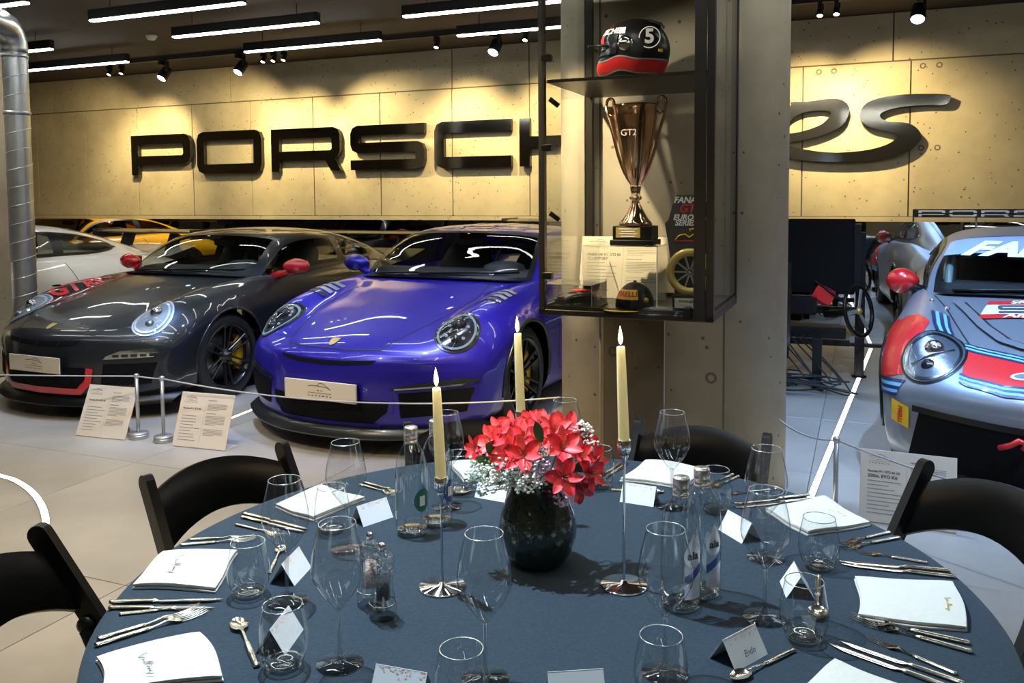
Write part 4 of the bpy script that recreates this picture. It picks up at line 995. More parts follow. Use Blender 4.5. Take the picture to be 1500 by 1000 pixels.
# --- helmet
hp_ = cb(930, 70, 3.80); he = thing('racing_helmet', 'black racing helmet with red band and number 5 on the cabinet shelf', 'helmet', (hp_.x, hp_.y, SHELF), BROT+.06)
def helm_pt(la, az, k=1.0):     # helmet surface: latitude, azimuth (0 = front, -x; positive towards the viewer)
    x = -math.cos(la)*math.cos(az); y = -math.cos(la)*math.sin(az); z = math.sin(la); fr = max(0, -x)
    X = x*.158; Y = y*.122; Z = z*.150
    if x < 0: X = x*(.158+.034*fr*math.exp(-((la+.50)/.30)**2)-.016*fr*math.exp(-((la-.10)/.22)**2))
    else: X = x*(.158-.02*max(0, -z))
    if z < 0: Z = max(z*.19, -.138)
    return Vector((X*k, Y*k, Z*k+.142))
def helm(lo, hi, a0, a1, k=1.0, n=20, m=18, sh=None):
    return [[helm_pt(lo+(hi-lo)*i/n+(sh(a0+(a1-a0)*j/m) if sh else 0), a0+(a1-a0)*j/m, k) for j in range(m+1)] for i in range(n+1)]
sh = MB(); sh.grid(helm(-1.1, PI/2, -PI, PI, 1, 30, 44)); sh.build('shell', 'black_paint', he)
MB().grid(helm(-.10, .46, -1.2, 1.2, 1.05)).build('visor', 'lamp_dark', he)
MB().grid(helm(.46, .64, -1.2, 1.2, 1.052, 5)).build('visor_strip', 'black_satin', he)
MB().grid(helm(.66, 1.25, -.5, .5, 1.010)).build('crown_stripe', 'red_print', he); MB().grid(helm(.22, .40, .25, .62, 1.056, 6, 8)).build('visor_mark', 'red_print', he)
wave = lambda az: .10*math.exp(-((abs(az)-1.25)/.35)**2)+.06*math.exp(-(az/.5)**2)
MB().grid(helm(-.56, -.28, -PI, PI, 1.012, 6, 60, wave)).build('red_band', 'red_print', he)
for a in (-.60, -.27): MB().grid(helm(a, a+.035, -PI, PI, 1.014, 2, 60, wave)).build('band_edge', 'print_grey', he)
mt = text_mesh('PORSCHE', .040, 0, .0012)
for v in mt.vertices: v.co = helm_pt(.55+v.co.y/.15, .62+v.co.x/.135, 1.058)
mt.materials.clear(); mt.materials.append(MATS['white_print']); obj('visor_lettering', mt, he)
MB().grid(helm(.44, .66, 1.22, 1.42, 1.045, 6, 6)).build('oval_sticker', 'white_print', he)
MB().tube([(-.10, -.105, .16), (-.19, -.07, .17), (-.215, 0, .18), (-.19, .07, .17)], .005, 6).build('visor_rim', 'black_satin', he)
MB().lathe([(.033, 0), (.033, .012), (.02, .016), (0, .016)], 18).build('visor_pivot', 'chrome', he, (-.02, -.112, .165)).rotation_euler = (PI/2, 0, 0)
tor = []
nc = MB(); o = (.085, -.1125, .185)
rw = [[(o[0]+r*math.cos(a), o[1]+.0+.10*max(0, (o[0]+r*math.cos(a)-.06)), o[2]+r*math.sin(a)) for r in (.043, .047)] for a in [2*PI*k/28 for k in range(29)]]
nc.grid(rw); nc.build('number_ring', 'white_print', he)
text('helmet_number', '5', 'white_print', .085, frame((.085, -.111, .187), (1, .25, 0), (0, .05, 1)), he, bold=.003, ext=.001)
MB().box((.128, -.082, .13), (.02, .004, .012), Matrix.Rotation(.75, 3, 'Z')).build('maker_tag', 'yellow_print', he)
MB().bar((.07, 0, .27), (.125, 0, .25), .10, .012).build('rear_spoiler', 'black_satin', he)
# --- trophy on a clear riser
rp = cb(918, 400, 3.80); RZ = 1.285
ri = thing('acrylic_riser', 'clear acrylic riser box under the golden trophy', 'acrylic box', (rp.x, rp.y, DECK), BROT)
rh = RZ-DECK
MB().box((0, 0, rh-.002), (.34, .26, .004)).build('top_plate', 'acrylic', ri)
for sx in (-1, 1): MB().box((sx*.168, 0, rh/2), (.004, .26, rh-.004)).build('side_plate', 'acrylic', ri)
MB().box((0, -.128, rh/2), (.33, .004, rh-.004)).build('front_plate', 'acrylic', ri)
for sx in (-1, 1): MB().box((sx*.17, -.13, rh/2), (.003, .003, rh)).build('painted_edge_glint', 'white_print', ri)  # white strips painted in for the highlights along the riser edges
tp = cb(931, 345, 3.80); tr = thing('trophy_cup', 'tall rose gold trophy cup with two scrolled handles on a black base', 'trophy', (tp.x, tp.y, RZ), BROT)
MB().box((0, 0, .012), (.20, .15, .024), None, .003).build('plinth', 'black_satin', tr)
MB().box((0, 0, .055), (.178, .13, .063), None, .003).build('plinth', 'black_satin', tr)
MB().box((-.018, -.066, .057), (.112, .003, .046)).build('name_plate', 'gold_print', tr)
pt_ = MB()
for k in range(4): pt_.box((-.018, -.0682, .073-.011*k), (.085-.02*(k % 2), .0008, .0035))
tag(pt_.build('engraving', 'white_print', tr), kind='stuff')
cup = [(.072, .088), (.075, .094), (.070, .104), (.055, .120), (.038, .150), (.020, .185), (.016, .20), (.028, .208), (.028, .216), (.018, .224), (.024, .25), (.026, .262), (.022, .27)]
MB().lathe(cup, 40).build('foot', 'rose_gold', tr)
G = []
for i, (r, z) in enumerate(((.022, .268), (.038, .30), (.055, .36), (.070, .43), (.083, .50), (.094, .57), (.098, .61), (.106, .625), (.104, .63), (.094, .612))):
    G.append([((r*(1+.035*abs(math.sin(a*6))*(1 if 0 < i < 6 else .3)))*math.cos(a), (r*(1+.035*abs(math.sin(a*6))*(1 if 0 < i < 6 else .3)))*math.sin(a), z) for a in [2*PI*k/72 for k in range(73)]])
MB().grid(G).build('bowl', 'rose_gold', tr)
for sd in (-1, 1):
    pth = [(.026, .30), (.055, .335), (.085, .42), (.105, .50), (.125, .565), (.138, .62), (.132, .655), (.112, .662), (.102, .645), (.110, .63), (.120, .638)]
    MB().tube([(sd*a, 0, b) for a, b in smooth([(q[0], q[1]) for q in pth])[:-6]], .0075, 10).build('handle', 'rose_gold', tr)
    MB().tube([(sd*(.095), 0, .60), (sd*.112, 0, .585), (sd*.128, 0, .60)], .005, 8).build('handle_scroll', 'rose_gold', tr)
text('cup_lettering', 'GT2', 'paper_board', .040, frame((-.01, -.088, .50), (1, 0, 0), (0, -.12, 1)), tr, ext=.001)
# --- information card, cap, award plaque, model car
def printed(parent, w_, h_, mtx, title=None, sub=None, two=True, dens=1.0, logo=True):
    """printed face of an information panel: emblem, heading, columns of text"""
    mb = MB(); rnd = random.Random(int(w_*1e5))
    def ln(x, y, l, t_): mb.add([mtx@Vector((x, y, .0012)), mtx@Vector((x+l, y, .0012)), mtx@Vector((x+l, y+t_, .0012)), mtx@Vector((x, y+t_, .0012))], [(0, 1, 2, 3)])
    lx = -w_*.42
    y = h_*.06
    for k in range(9):
        ln(lx, y-h_*.055*k, w_*(.18+.2*rnd.random()), h_*.012)
    if two:
        ln(-w_*.01, -h_*.42, w_*.003, h_*.78)
        for blk, n in ((.30, 5), (.08, 7), (-.16, 5)):
            for k in range(n): ln(w_*.03, h_*(blk-.026*k), w_*(.36 if k < n-1 else .2), h_*.009)
        ln(w_*.03, h_*.36, w_*.16, h_*.016); ln(w_*.03, h_*.125, w_*.18, h_*.014)
    tag(mb.build('printed_text', 'print_grey', parent), kind='stuff')
    if logo: car_logo(mtx@Vector((-w_*.30, h_*.36, .001)), (mtx.to_3x3()@Vector((1, 0, 0))), (mtx.to_3x3()@Vector((0, 1, 0))), w_*.22, parent)
    for tx, yy in ((title, .20), (sub, .135)):
        if tx: text('heading', tx, 'print_dark', min(h_*.062, w_*.38/(.53*len(tx))), mtx@Matrix.Translation((lx, h_*yy, .0012)), parent, align='LEFT', bold=.0004)
ip = cb(913, 410, 3.97)
ic = thing('information_card', 'cream information card leaning behind the clear riser box', 'card', (ip.x, ip.y, DECK), BROT)
tl = R(14); mtx = frame((0, .0, .147), (1, 0, 0), (0, math.sin(tl), math.cos(tl)))
cm = MB().box((0, 0, 0), (.43, .30, .002)); cm.v = [tuple(mtx@Vector(p)) for p in cm.v]; cm.build('card_sheet', 'paper_board', ic)
printed(ic, .43, .30, mtx, 'PORSCHE 911 GT2 RS', 'CLUBSPORT')
kp = cb(930, 440, 3.56); cap = thing('baseball_cap', 'black baseball cap with yellow front patch on the cabinet floor', 'cap', (kp.x, kp.y, DECK), BROT-.15)
G = []
for i in range(11):
    la = i/10*PI/2; G.append([(.082*math.cos(la)*math.cos(a), .095*math.cos(la)*math.sin(a), .118*math.sin(la)**.9+.004) for a in [2*PI*k/28 for k in range(29)]])
MB().grid(G).build('crown', 'black_satin', cap)
MB().ball((0, 0, .124), (.008, .008, .004), 8, 5).build('top_button', 'black_satin', cap)
G = [[((.080+.055*t_*math.cos(a)**1)*math.sin(a)*1.02-.02*t_, -(.088+.075*t_*math.cos(a))*math.cos(a), .012-.012*t_+.008*math.cos(a)) for a in np.linspace(-1.25, 1.25, 15)] for t_ in (0, .4, .8, 1.0)]
br = MB().grid(G); br.build('peak', 'black_satin', cap)
G2 = [[tuple(Vector(p)+Vector((0, -.002, .003))) for p in row[1:12]] for row in (G[2], G[3])]; MB().grid(G2).build('peak_stripe', 'yellow_print', cap)
def capsurf(a, la, k=1.02): return (.082*k*math.cos(la)*math.cos(a), .095*k*math.cos(la)*math.sin(a), .118*k*math.sin(la)**.9+.004)
MB().grid([[capsurf(-PI/2+a, la) for a in np.linspace(-.80, .62, 12)] for la in np.linspace(.38, .80, 6)]).build('front_patch', 'yellow_print', cap)
mt = text_mesh('PIRELLI', .036, 0, .0012)
for v in mt.vertices: p = capsurf(-PI/2-.09+v.co.x/.080, .585+v.co.y/.115, 1.035); v.co = p
mt.materials.clear(); mt.materials.append(MATS['red_print']); obj('patch_lettering', mt, cap)
MB().ball((.072, -.05, .05), (.012, .012, .012), 8, 5).build('side_emblem', 'gold_print', cap)
ap = cb(1010, 440, 3.62); aw = thing('award_plaque', 'tall dark award plaque with lettering and a golden tyre ring', 'award', (ap.x, ap.y, DECK), BROT)
MB().box((0, 0, .035), (.13, .08, .07), None, .004).build('award_base', 'black_satin', aw)
MB().box((-.005, -.041, .035), (.10, .002, .042)).build('winner_label', 'paper_board', aw); text('winner_lettering', 'WINNER', 'print_dark', .017, frame((-.005, -.0425, .042), (1, 0, 0), (0, 0, 1)), aw, bold=.0004); text('winner_lettering', 'GT2 CLASS', 'print_dark', .010, frame((-.005, -.0425, .026), (1, 0, 0), (0, 0, 1)), aw)
MB().prism([[(-.06, .06), (.10, .06), (.10, .47), (.07, .49), (-.055, .49), (-.075, .44), (-.09, .385), (-.105, .37), (-.085, .25)]], 0, .008, lambda x, y, z: (x, -z, y)).build('award_board', 'dash', aw)
MB().lathe([(.068, -.012), (.098, -.012), (.101, 0), (.098, .012), (.068, .012), (.066, 0), (.068, -.012)], 40).build('tyre_ring', 'gold_print', aw, (.005, -.012, .165)).rotation_euler = (PI/2, 0, 0)
MB().lathe([(0, .004), (.068, .004)], 30).build('wheel_disc', 'black_satin', aw, (.005, -.012, .165)).rotation_euler = (PI/2, 0, 0)
for k in range(10):
    a = 2*PI*k/10; MB().bar((.005+.012*math.cos(a), -.018, .165+.012*math.sin(a)), (.005+.066*math.cos(a), -.018, .165+.066*math.sin(a)), .007, .006, (0, 1, 0)).build('wheel_spoke', 'print_grey', aw)
MB().ball((.005, -.02, .165), .009, 10, 6).build('wheel_hub', 'chrome', aw)
for txt, z, s_, m_, x in (('FANATEC', .468, .036, 'white_print', .012), ('GT2', .432, .050, 'red_print', 0), ('EUROPEAN', .395, .032, 'white_print', .012), ('SERIES', .371, .032, 'white_print', -.018)):
    text('award_lettering', txt, m_, s_, frame((x, -.0095, z), (1, 0, 0), (0, 0, 1)), aw, shear=.25, bold=.0012)
tk = [(-.06, .30), (-.045, .318), (-.02, .325), (.0, .312), (.025, .33), (.05, .345), (.03, .35), (.0, .345), (.005, .335)]
MB().tube([(a, -.011, b) for a, b in tk], .003, 6).build('track_outline', 'yellow_print', aw); MB().tube([(-.06, -.011, .296), (.08, -.011, .296)], .0025, 6).build('track_line', 'red_print', aw)
wp = cb(1000, 453, 3.50); fp = MB(); fp.prism([[(-.05, -.02), (.05, -.03), (.055, .02), (.0, .03), (-.045, .015)]], 0, .006); tag(fp.build('folded_paper', 'paper_card', None, (wp.x, wp.y, DECK), BROT), 'small white folded paper lying before the award plaque', 'paper')
mp = cb(842, 450, 3.585); mc = thing('model_car', 'small dark red and black model car inside a clear case', 'model car', (mp.x, mp.y, DECK+.012), BROT-.55); 
bs = SH['body'].copy(); bs.materials.append(MATS['paint_dark']); o = obj('body', bs, mc); o.scale = (.05,)*3; o.location = (0, -.10, 0)
o = obj('roof_shell', SH['roof'].mesh('roof_shell', 'stripe_red'), mc); o.scale = (.05,)*3; o.location = (0, -.10, 0)
for sx in (-1, 1):
    for ay in (FAX, RAX): w1 = obj('wheel', WF['tyre'], mc, (sx*.038, ay*.05-.10, .0168)); w1.scale = (.05,)*3
MB().box((0, .05, .062), (.09, .02, .003)).build('rear_wing', 'carbon', mc); MB().box((0, -.06, .0385), (.03, .06, .002)).build('bonnet_stripe', 'stripe_red', mc)
cs = thing('acrylic_case', 'clear acrylic case over the small model car', 'acrylic box', (mp.x, mp.y, DECK), BROT)
MB().box((0, 0, .005), (.235, .235, .010), None, .002).build('case_base', 'black_satin', cs)
for q, d_ in (((0, -.112, .058), (.228, .003, .095)), ((0, .112, .058), (.228, .003, .095)), ((-.1125, 0, .058), (.003, .221, .095)), ((.1125, 0, .058), (.003, .221, .095)), ((0, 0, .107), (.228, .228, .003))): MB().box(q, d_).build('case_pane', 'acrylic', cs)
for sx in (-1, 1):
    MB().box((sx*.113, -.1125, .058), (.002, .002, .096)).build('painted_edge_glint', 'white_print', cs)
MB().box((0, -.113, .108), (.228, .002, .002)).build('painted_edge_glint', 'white_print', cs)  # white slivers stand in for glints on the case edges
# --- acrylic sheet below the cabinet
sp0 = cb(928, 600, 4.07); ash = thing('acrylic_stand', 'tall tinted acrylic sheet standing against the pillar beneath the cabinet', 'acrylic stand', (sp0.x, sp0.y, 0), BROT)
glass_thin('tinted_acrylic', (.62, .58, .52), ior=1.6, rough=.12, boost=.8)
MB().box((0, 0, .485), (.305, .012, .96), None, .001).build('sheet', 'tinted_acrylic', ash); MB().box((0, .02, .01), (.32, .10, .02), None, .002).build('foot', 'bronze_metal', ash)
MB().box((.1535, -.006, .485), (.002, .003, .96)).build('painted_edge_glint', 'white_print', ash)  # edge highlight of the sheet, laid on as a white strip

# ------------------------------------------------------------------ racing simulator behind the pillar
sg = B(*to_b(Vector((2.87, 7.0, 0))).xy, 0); rig = thing('racing_simulator', 'black racing simulator rig with big screen and steering wheel by the mirror wall', 'simulator', sg, BROT)
# local axes = building axes; origin at the foot of the right screen post
MB().box((0, 0, .60), (.075, .075, 1.2), None, .004).build('screen_post', 'black_metal', rig); MB().lathe([(.06, 0), (.06, .012), (.025, .02), (.02, .05), (0, .05)], 12).build('post_foot', 'black_metal', rig)
MB().box((-.95, 0, .60), (.075, .075, 1.2), None, .004).build('screen_post', 'black_metal', rig)
MB().box((-.47, 0, .55), (1.0, .06, .06), None, .004).build('cross_beam', 'black_metal', rig)
MB().box((-.62, -.05, 1.0), (1.15, .05, .62), None, .01).build('screen', 'vent_black', rig)
MB().prism([[(-.05, -.10), (.0, -.10), (.0, .02), (-.05, .02)]], .72, 1.27).build('screen_side', 'black_metal', rig)
MB().box((-.55, -.30, .40), (.9, .08, .08), None, .004).build('base_beam', 'black_metal', rig); MB().box((-.75, -.45, .42), (.08, .9, .08), None, .004).build('base_beam', 'black_metal', rig)
for x, y in ((-.95, -.6), (-.30, -.6), (-.95, .0), (-.62, -.3)): MB().box((x, y, .2), (.07, .07, .4), None, .004).build('frame_leg', 'black_metal', rig)
MB().box((-.80, -.30, .62), (.34, .30, .26), None, .01).build('control_box', 'black_satin', rig); MB().box((-.85, -.30, .15), (.36, .4, .30), None, .01).build('computer_case', 'black_satin', rig)
st_c = Vector((-.01, -.20, .575)); ax = Vector((.86, -.46, .18)).normalized(); e1 = ax.orthogonal().normalized(); e2 = ax.cross(e1)
MB().tube([st_c+e1*.205*math.cos(a)+e2*.205*math.sin(a) for a in [2*PI*k/30 for k in range(30)]], .017, 8, closed=True).build('steering_rim', 'black_satin', rig)
for a in (.3, 2.4, 4.5): MB().bar(st_c, st_c+e1*.20*math.cos(a)+e2*.20*math.sin(a), .03, .008, ax).build('wheel_spoke', 'print_grey', rig)
MB().ball(st_c, .03, 12, 8).build('wheel_hub', 'gold_print', rig); MB().tube([st_c, st_c-ax*.3], .03, 10).build('steering_column', 'black_metal', rig)
MB().box((-.55, -.35, .72), (.05, .30, .04)).build('lever_arm', 'black_metal', rig); MB().tube([(-.35, -.1, .80), (-.10, -.15, .62)], .012, 8).build('support_rod', 'black_metal', rig)
MB().box((-.28, -.08, .68), (.16, .08, .14), Matrix.Rotation(.5, 3, 'Y'), .02).build('red_cover', 'stripe_red', rig)
MB().grid([[(x, y, z) for x in (-1.10, -.98, -.80, -.62, -.5)] for (y, z) in ((-1.05, .30), (-.75, .26), (-.62, .40), (-.60, .70), (-.57, .98))]).build('seat_shell', 'black_satin', rig)
MB().box((-.92, .02, .72), (.30, .35, .50), None, .01).build('equipment_rack', 'black_metal', rig); MB().box((-.50, -.12, .60), (.34, .22, .14), None, .01).build('motor_box', 'black_metal', rig); MB().box((-.45, -.02, .28), (.75, .05, .05)).build('lower_beam', 'black_metal', rig)
MB().box((-.60, -.32, .70), (.05, .02, .04)).build('display_module', 'panel_white', rig); MB().box((-.98, -.45, .55), (.22, .22, .7), None, .01).build('tower_case', 'black_metal', rig)
for k in range(7):
    rnd = random.Random(k); pth = [(-.75+.05*k, -.35, .40)]
    for q in range(9): a = q/8*2*PI*(.8+.15*k); pth.append((-.60+.03*k+.10*q/8+(.13+.04*k)*math.cos(a), -.55-.05*k+(.10)*math.sin(a), .02+.10*abs(math.sin(a*.5+k))))
    pth.append((-.9, -.5, .03)); P3 = [Vector(p) for p in pth]; out = []
    for i in range(len(P3)-1):
        p0, p1, p2, p3 = P3[max(i-1, 0)], P3[i], P3[i+1], P3[min(i+2, len(P3)-1)]
        for s_ in range(5): t_ = s_/5; out.append(.5*((2*p1)+(-p0+p2)*t_+(2*p0-5*p1+4*p2-p3)*t_*t_+(-p0+3*p1-3*p2+p3)*t_**3))
    MB().tube([(p.x, p.y, max(.008, p.z)) for p in out], .006, 5).build('cable', 'rubber', rig)

# ------------------------------------------------------------------ barriers and information boards
pm('post_steel', (.50, .50, .49), .35, .7)
pm('rope_grey', (.42, .42, .41), .5)
post_m = MB().tube([(0, 0, .02), (0, 0, .40)], .011, 12).mesh('pole', 'post_steel'); cap_m = MB().lathe([(.013, .385), (.016, .39), (.016, .405), (.008, .412), (0, .412)], 12).mesh('pole_cap', 'post_steel')
bas_m = MB().lathe([(0, 0), (.060, 0), (.062, .004), (.062, .020), (.058, .024), (.056, .026), (.060, .030), (.058, .036), (0, .038)], 28).mesh('weighted_base', 'post_steel')
def stanchion(loc, label):
    t = thing('barrier_post', label, 'barrier post', (loc[0], loc[1], 0), 0, 'low steel barrier posts around the cars'); obj('pole', post_m, t); obj('pole_cap', cap_m, t); obj('weighted_base', bas_m, t); return Vector((loc[0], loc[1], .395))
PA = stanchion(atz(203, 641, 0), 'low steel barrier post beside the left information board'); PB_ = stanchion(atz(240, 646, 0), 'low steel barrier post between the two left information boards')
PC = stanchion(atz(1223, 769, 0), 'low steel barrier post before the glowing floor line on the right')
PD = stanchion(Vector((2.35, 2.55, 0)), 'low steel barrier post beyond the right edge of the picture'); PE = stanchion(Vector((-4.6, 5.6, 0)), 'low steel barrier post beyond the left edge of the picture')
def rope(a, b, sag, label, r=.0045):
    pts = [a.lerp(b, k/20)+Vector((0, 0, -sag*4*(k/20)*(1-k/20))) for k in range(21)]
    tag(MB().tube(pts, r, 6).build('barrier_rope', 'rope_grey'), label, 'barrier rope', 'thin barrier ropes')
rope(PE, PA, .01, 'thin barrier rope before the grey coupe'); rope(PA, PB_, .003, 'short barrier rope between the two close posts')
eye = B(XC0+.02, YC0+.12, .43); rope(PB_, eye, .085, 'long barrier rope sagging across the violet coupe')
eye2 = B(XC1-.02, YC0+.1, .42); rope(eye2, PC, .03, 'thin barrier rope between the pillar and the right post'); rope(PC, PD, .05, 'thin barrier rope before the race car')
def info_board(pbl, pbr, h_, lean, label, title, sub):
    a = atz(*pbl, 0); b = atz(*pbr, 0); w_ = (b-a).length; c = (a+b)/2; ex = (b-a).normalized(); back = Vector((-ex.y, ex.x, 0))
    t = thing('information_board', label, 'information board', c, math.atan2(ex.y, ex.x), 'cream information boards on the floor')
    up = Vector((0, math.sin(lean), math.cos(lean))); mtx = frame(Vector((0, 0, .004))+up*h_/2, (1, 0, 0), up)
    pn = MB().box((0, 0, 0), (w_, h_, .006), None, .001); pn.v = [tuple(mtx@Vector(p)) for p in pn.v]; pn.build('panel', 'paper_board', t)
    m2 = mtx@Matrix.Translation((0, 0, .003)); printed(t, w_, h_, m2, title, sub)
    MB().box((0, .06, .003), (w_, .12, .005)).build('foot_plate', 'paper_board', t)
    MB().bar((0, .16, .004), tuple(Vector((0, 0, .004))+up*h_*.7), w_*.5, .004, (1, 0, 0) if False else (0, 1, 1)).build('rear_strut', 'paper_board', t)
    return t
info_board((111, 638), (183, 645), .33, R(24), 'tilted cream information board before the grey coupe, left of the posts', 'Porsche 911 GT3 RS', '')
info_board((252, 653), (330, 661), .33, R(20), 'tilted cream information board right of the posts, beside the violet coupe', 'Porsche 911 GT3 RS', '')
info_board((1258, 762), (1401, 782), .325, R(14), 'large cream information board behind the right folding chair', 'Porsche 911 GT2 RS CS', '200hs, EVO Kit')
# ------------------------------------------------------------------ light lines let into the floor
def floor_led(pts, label, w_=.022):
    P = [Vector((p[0], p[1], 0)) for p in pts]; rows = []
    for i, p in enumerate(P):
        t_ = (P[min(i+1, len(P)-1)]-P[max(i-1, 0)]).normalized(); n = Vector((-t_.y, t_.x, 0))*w_/2; rows.append([p-n+Vector((0, 0, .0035)), p+n+Vector((0, 0, .0035))])
    t = thing('floor_light_line', label, 'floor light', (0, 0, 0), 0, 'light lines set in the floor')
    MB().grid(rows, False).build('diffuser', 'led_floor', t)
    side = MB(); side.grid([[r[0]-(r[1]-r[0])*.15+Vector((0, 0, -.0005)), r[1]+(r[1]-r[0])*.15+Vector((0, 0, -.0005))] for r in rows], False); side.build('channel', 'galv', t)
a, b = atz(1190, 722, 0), atz(1259, 552, 0); dv = (b-a)
floor_led([a-dv*.25, a, b, a+dv*1.47], 'straight glowing floor line running toward the mirror wall right of the pillar', .03)
arc = [(0, 697), (20, 703), (40, 715), (54, 729), (63, 745), (67, 762), (66, 778)]; L = [atz(*q, 0) for q in arc]; pa = atz(0, 861, 0)
L = [L[0]+(L[0]-L[1])*3.0]+L+[L[-1]+(L[-1]-L[-2])*.6, (L[-1]+pa)/2+Vector((.10, -.02, 0)), pa, pa+Vector((-.6, -.35, 0))]
sm_ = []
for i in range(len(L)-1):
    p0, p1, p2, p3 = L[max(i-1, 0)], L[i], L[i+1], L[min(i+2, len(L)-1)]
    for s_ in range(5): t_ = s_/5; sm_.append(.5*((2*p1)+(-p0+p2)*t_+(2*p0-5*p1+4*p2-p3)*t_*t_+(-p0+3*p1-3*p2+p3)*t_**3))
floor_led(sm_, 'curved glowing floor line at the left edge behind the near chair', .03)
a, b = atz(338, 613, 0), atz(368, 601, 0); floor_led([a, b, b+(b-a)*1.2], 'short glowing floor line beside the front of the violet coupe', .025)
# ------------------------------------------------------------------ round table, cloth and folding chairs
pm('cloth', (.0118, .0265, .045), .85, spec=.25, sheen=.06, noise=(160, .22), bump=(420, .25))
pm('napkin', (.50, .50, .48), .8, bump=(60, .3))
tc = Vector((*TABLE_C, 0))
tb = thing('round_table', 'round banquet table hidden under the dark blue cloth', 'table', tc)
MB().lathe([(0, .722), (.80, .722), (.805, .73), (.805, .742), (0, .742)], 64).build('tabletop', 'bronze_metal', tb)
for k in range(4):
    a = PI/4+k*PI/2; MB().tube([(.42*math.cos(a), .42*math.sin(a), 0), (.36*math.cos(a), .36*math.sin(a), .722)], .016, 8).build('leg', 'black_metal', tb)
G = []
prof = [(0.0, TZ), (.2, TZ), (.4, TZ), (.6, TZ), (.75, TZ), (.80, TZ), (.812, TZ-.002), (.819, TZ-.010), (.8215, TZ-.022), (.823, TZ-.06), (.826, TZ-.13), (.829, TZ-.20), (.832, TZ-.262)]
cl = MB(); n = 160
for i, (r, z) in enumerate(prof):
    k = max(0, (TZ-.03-z)/.23); G.append([((r+k*(.010*math.sin(13*a)+.006*math.sin(29*a+1)))*math.cos(a), (r+k*(.010*math.sin(13*a)+.006*math.sin(29*a+1)))*math.sin(a), z) for a in [2*PI*q/n for q in range(n+1)]])
cl.grid(G); tag(cl.build('tablecloth', 'cloth', None, tc), 'dark blue grey cloth covering the round table', 'tablecloth')
# --- folding chair (faces +y)
def chair_parts():
    P = []
    for sx in (-1, 1):
        x = sx*.205
        top = Vector((x, -.275, .755)); bot = Vector((x, .20, .0)); d_ = (bot-top).normalized()
        mb = MB(); nrm = Vector((1, 0, 0)).cross(d_).normalized(); W2 = .024
        # flat bar with a rounded head
        out = []
        for k in range(9): a = PI*k/8; out.append(top-d_*(.0)+nrm*(W2*math.cos(a))-d_*(W2*math.sin(a)))
        L = out+[bot-nrm*W2, bot+nrm*W2]
        vs = [p+Vector((-.012, 0, 0)) for p in L]+[p+Vector((.012, 0, 0)) for p in L]; m = len(L)
        mb.add(vs, [tuple(range(m-1, -1, -1)), tuple(range(m, 2*m))]+[(i, (i+1) % m, m+(i+1) % m, m+i) for i in range(m)])
        P.append(('side_rail', mb, 'black_satin'))
        mb = MB(); mb.bar((sx*.178, .19, .425), (sx*.178, -.33, .012), .022, .036, (1, 0, 0), .004); P.append(('rear_leg', mb, 'black_satin'))
        mb = MB(); mb.bar((sx*.188, -.165, .55), (sx*.188, -.105, .40), .020, .042, (1, 0, 0), .006); mb.ball((sx*.188, -.168, .556), (.010, .021, .021), 10, 6); P.append(('back_link', mb, 'black_satin'))
        mb = MB(); mb.ball((sx*.200, -.165, .545), (.006, .008, .008), 8, 5); P.append(('rivet', mb, 'chrome'))
    rows = []
    for k in range(17):
        t_ = -1+2*k/16; x = t_*.200; b = 1-t_*t_; row = []
        zt = .718+.048*b; zb = .588+.060*b
        yt = -.262-.055*b; yb = yt+.085
        row = [(x, yt, zt), (x, yb, zb), (x, yb-.018, zb-.008), (x, yt-.020, zt-.006), (x, yt, zt)]
        rows.append(row)
    mb = MB(); mb.grid(rows); mb.sm = [False]*len(mb.f)
    mb.sm = [True]*len(mb.f); P.append(('backrest', mb, 'black_satin'))
    L = []
    for x, y in rrect(-.172, .172, -.13, .235, .05): L.append((x, y))
    mb = MB(); mb.prism([L], .418, .438); P.append(('seat', mb, 'black_satin'))
    mb = MB(); mb.tube([(-.195, .135, .105), (.195, .135, .105)], .010, 8); P.append(('front_rung', mb, 'black_satin'))
    mb = MB(); mb.tube([(-.178, -.24, .09), (.178, -.24, .09)], .010, 8); P.append(('rear_rung', mb, 'black_satin'))
    return [(n_, m_.mesh(n_, mt)) for n_, m_, mt in P]
CP = chair_parts()
def chair(ang, r0, label, dr=0):
    a = R(ang); c = tc+Vector((math.cos(a), math.sin(a), 0))*r0
    t = thing('folding_chair', label, 'chair', c, a+PI/2+dr, 'black folding chairs around the table')
    for n_, m_ in CP: obj(n_, m_, t)
chair(141.5, .875, 'black folding chair on the far left side, with the floor behind it', R(-4))
chair(62.5, .885, 'black folding chair in front of the concrete pillar', 0)
chair(100, .87, 'black folding chair before the violet coupe, mostly hidden by bottles and flowers', 0)
chair(179, .86, 'black folding chair at the left edge of the picture', R(-3))
chair(21.8, .975, 'black folding chair at the right edge, before the large information board', R(3))

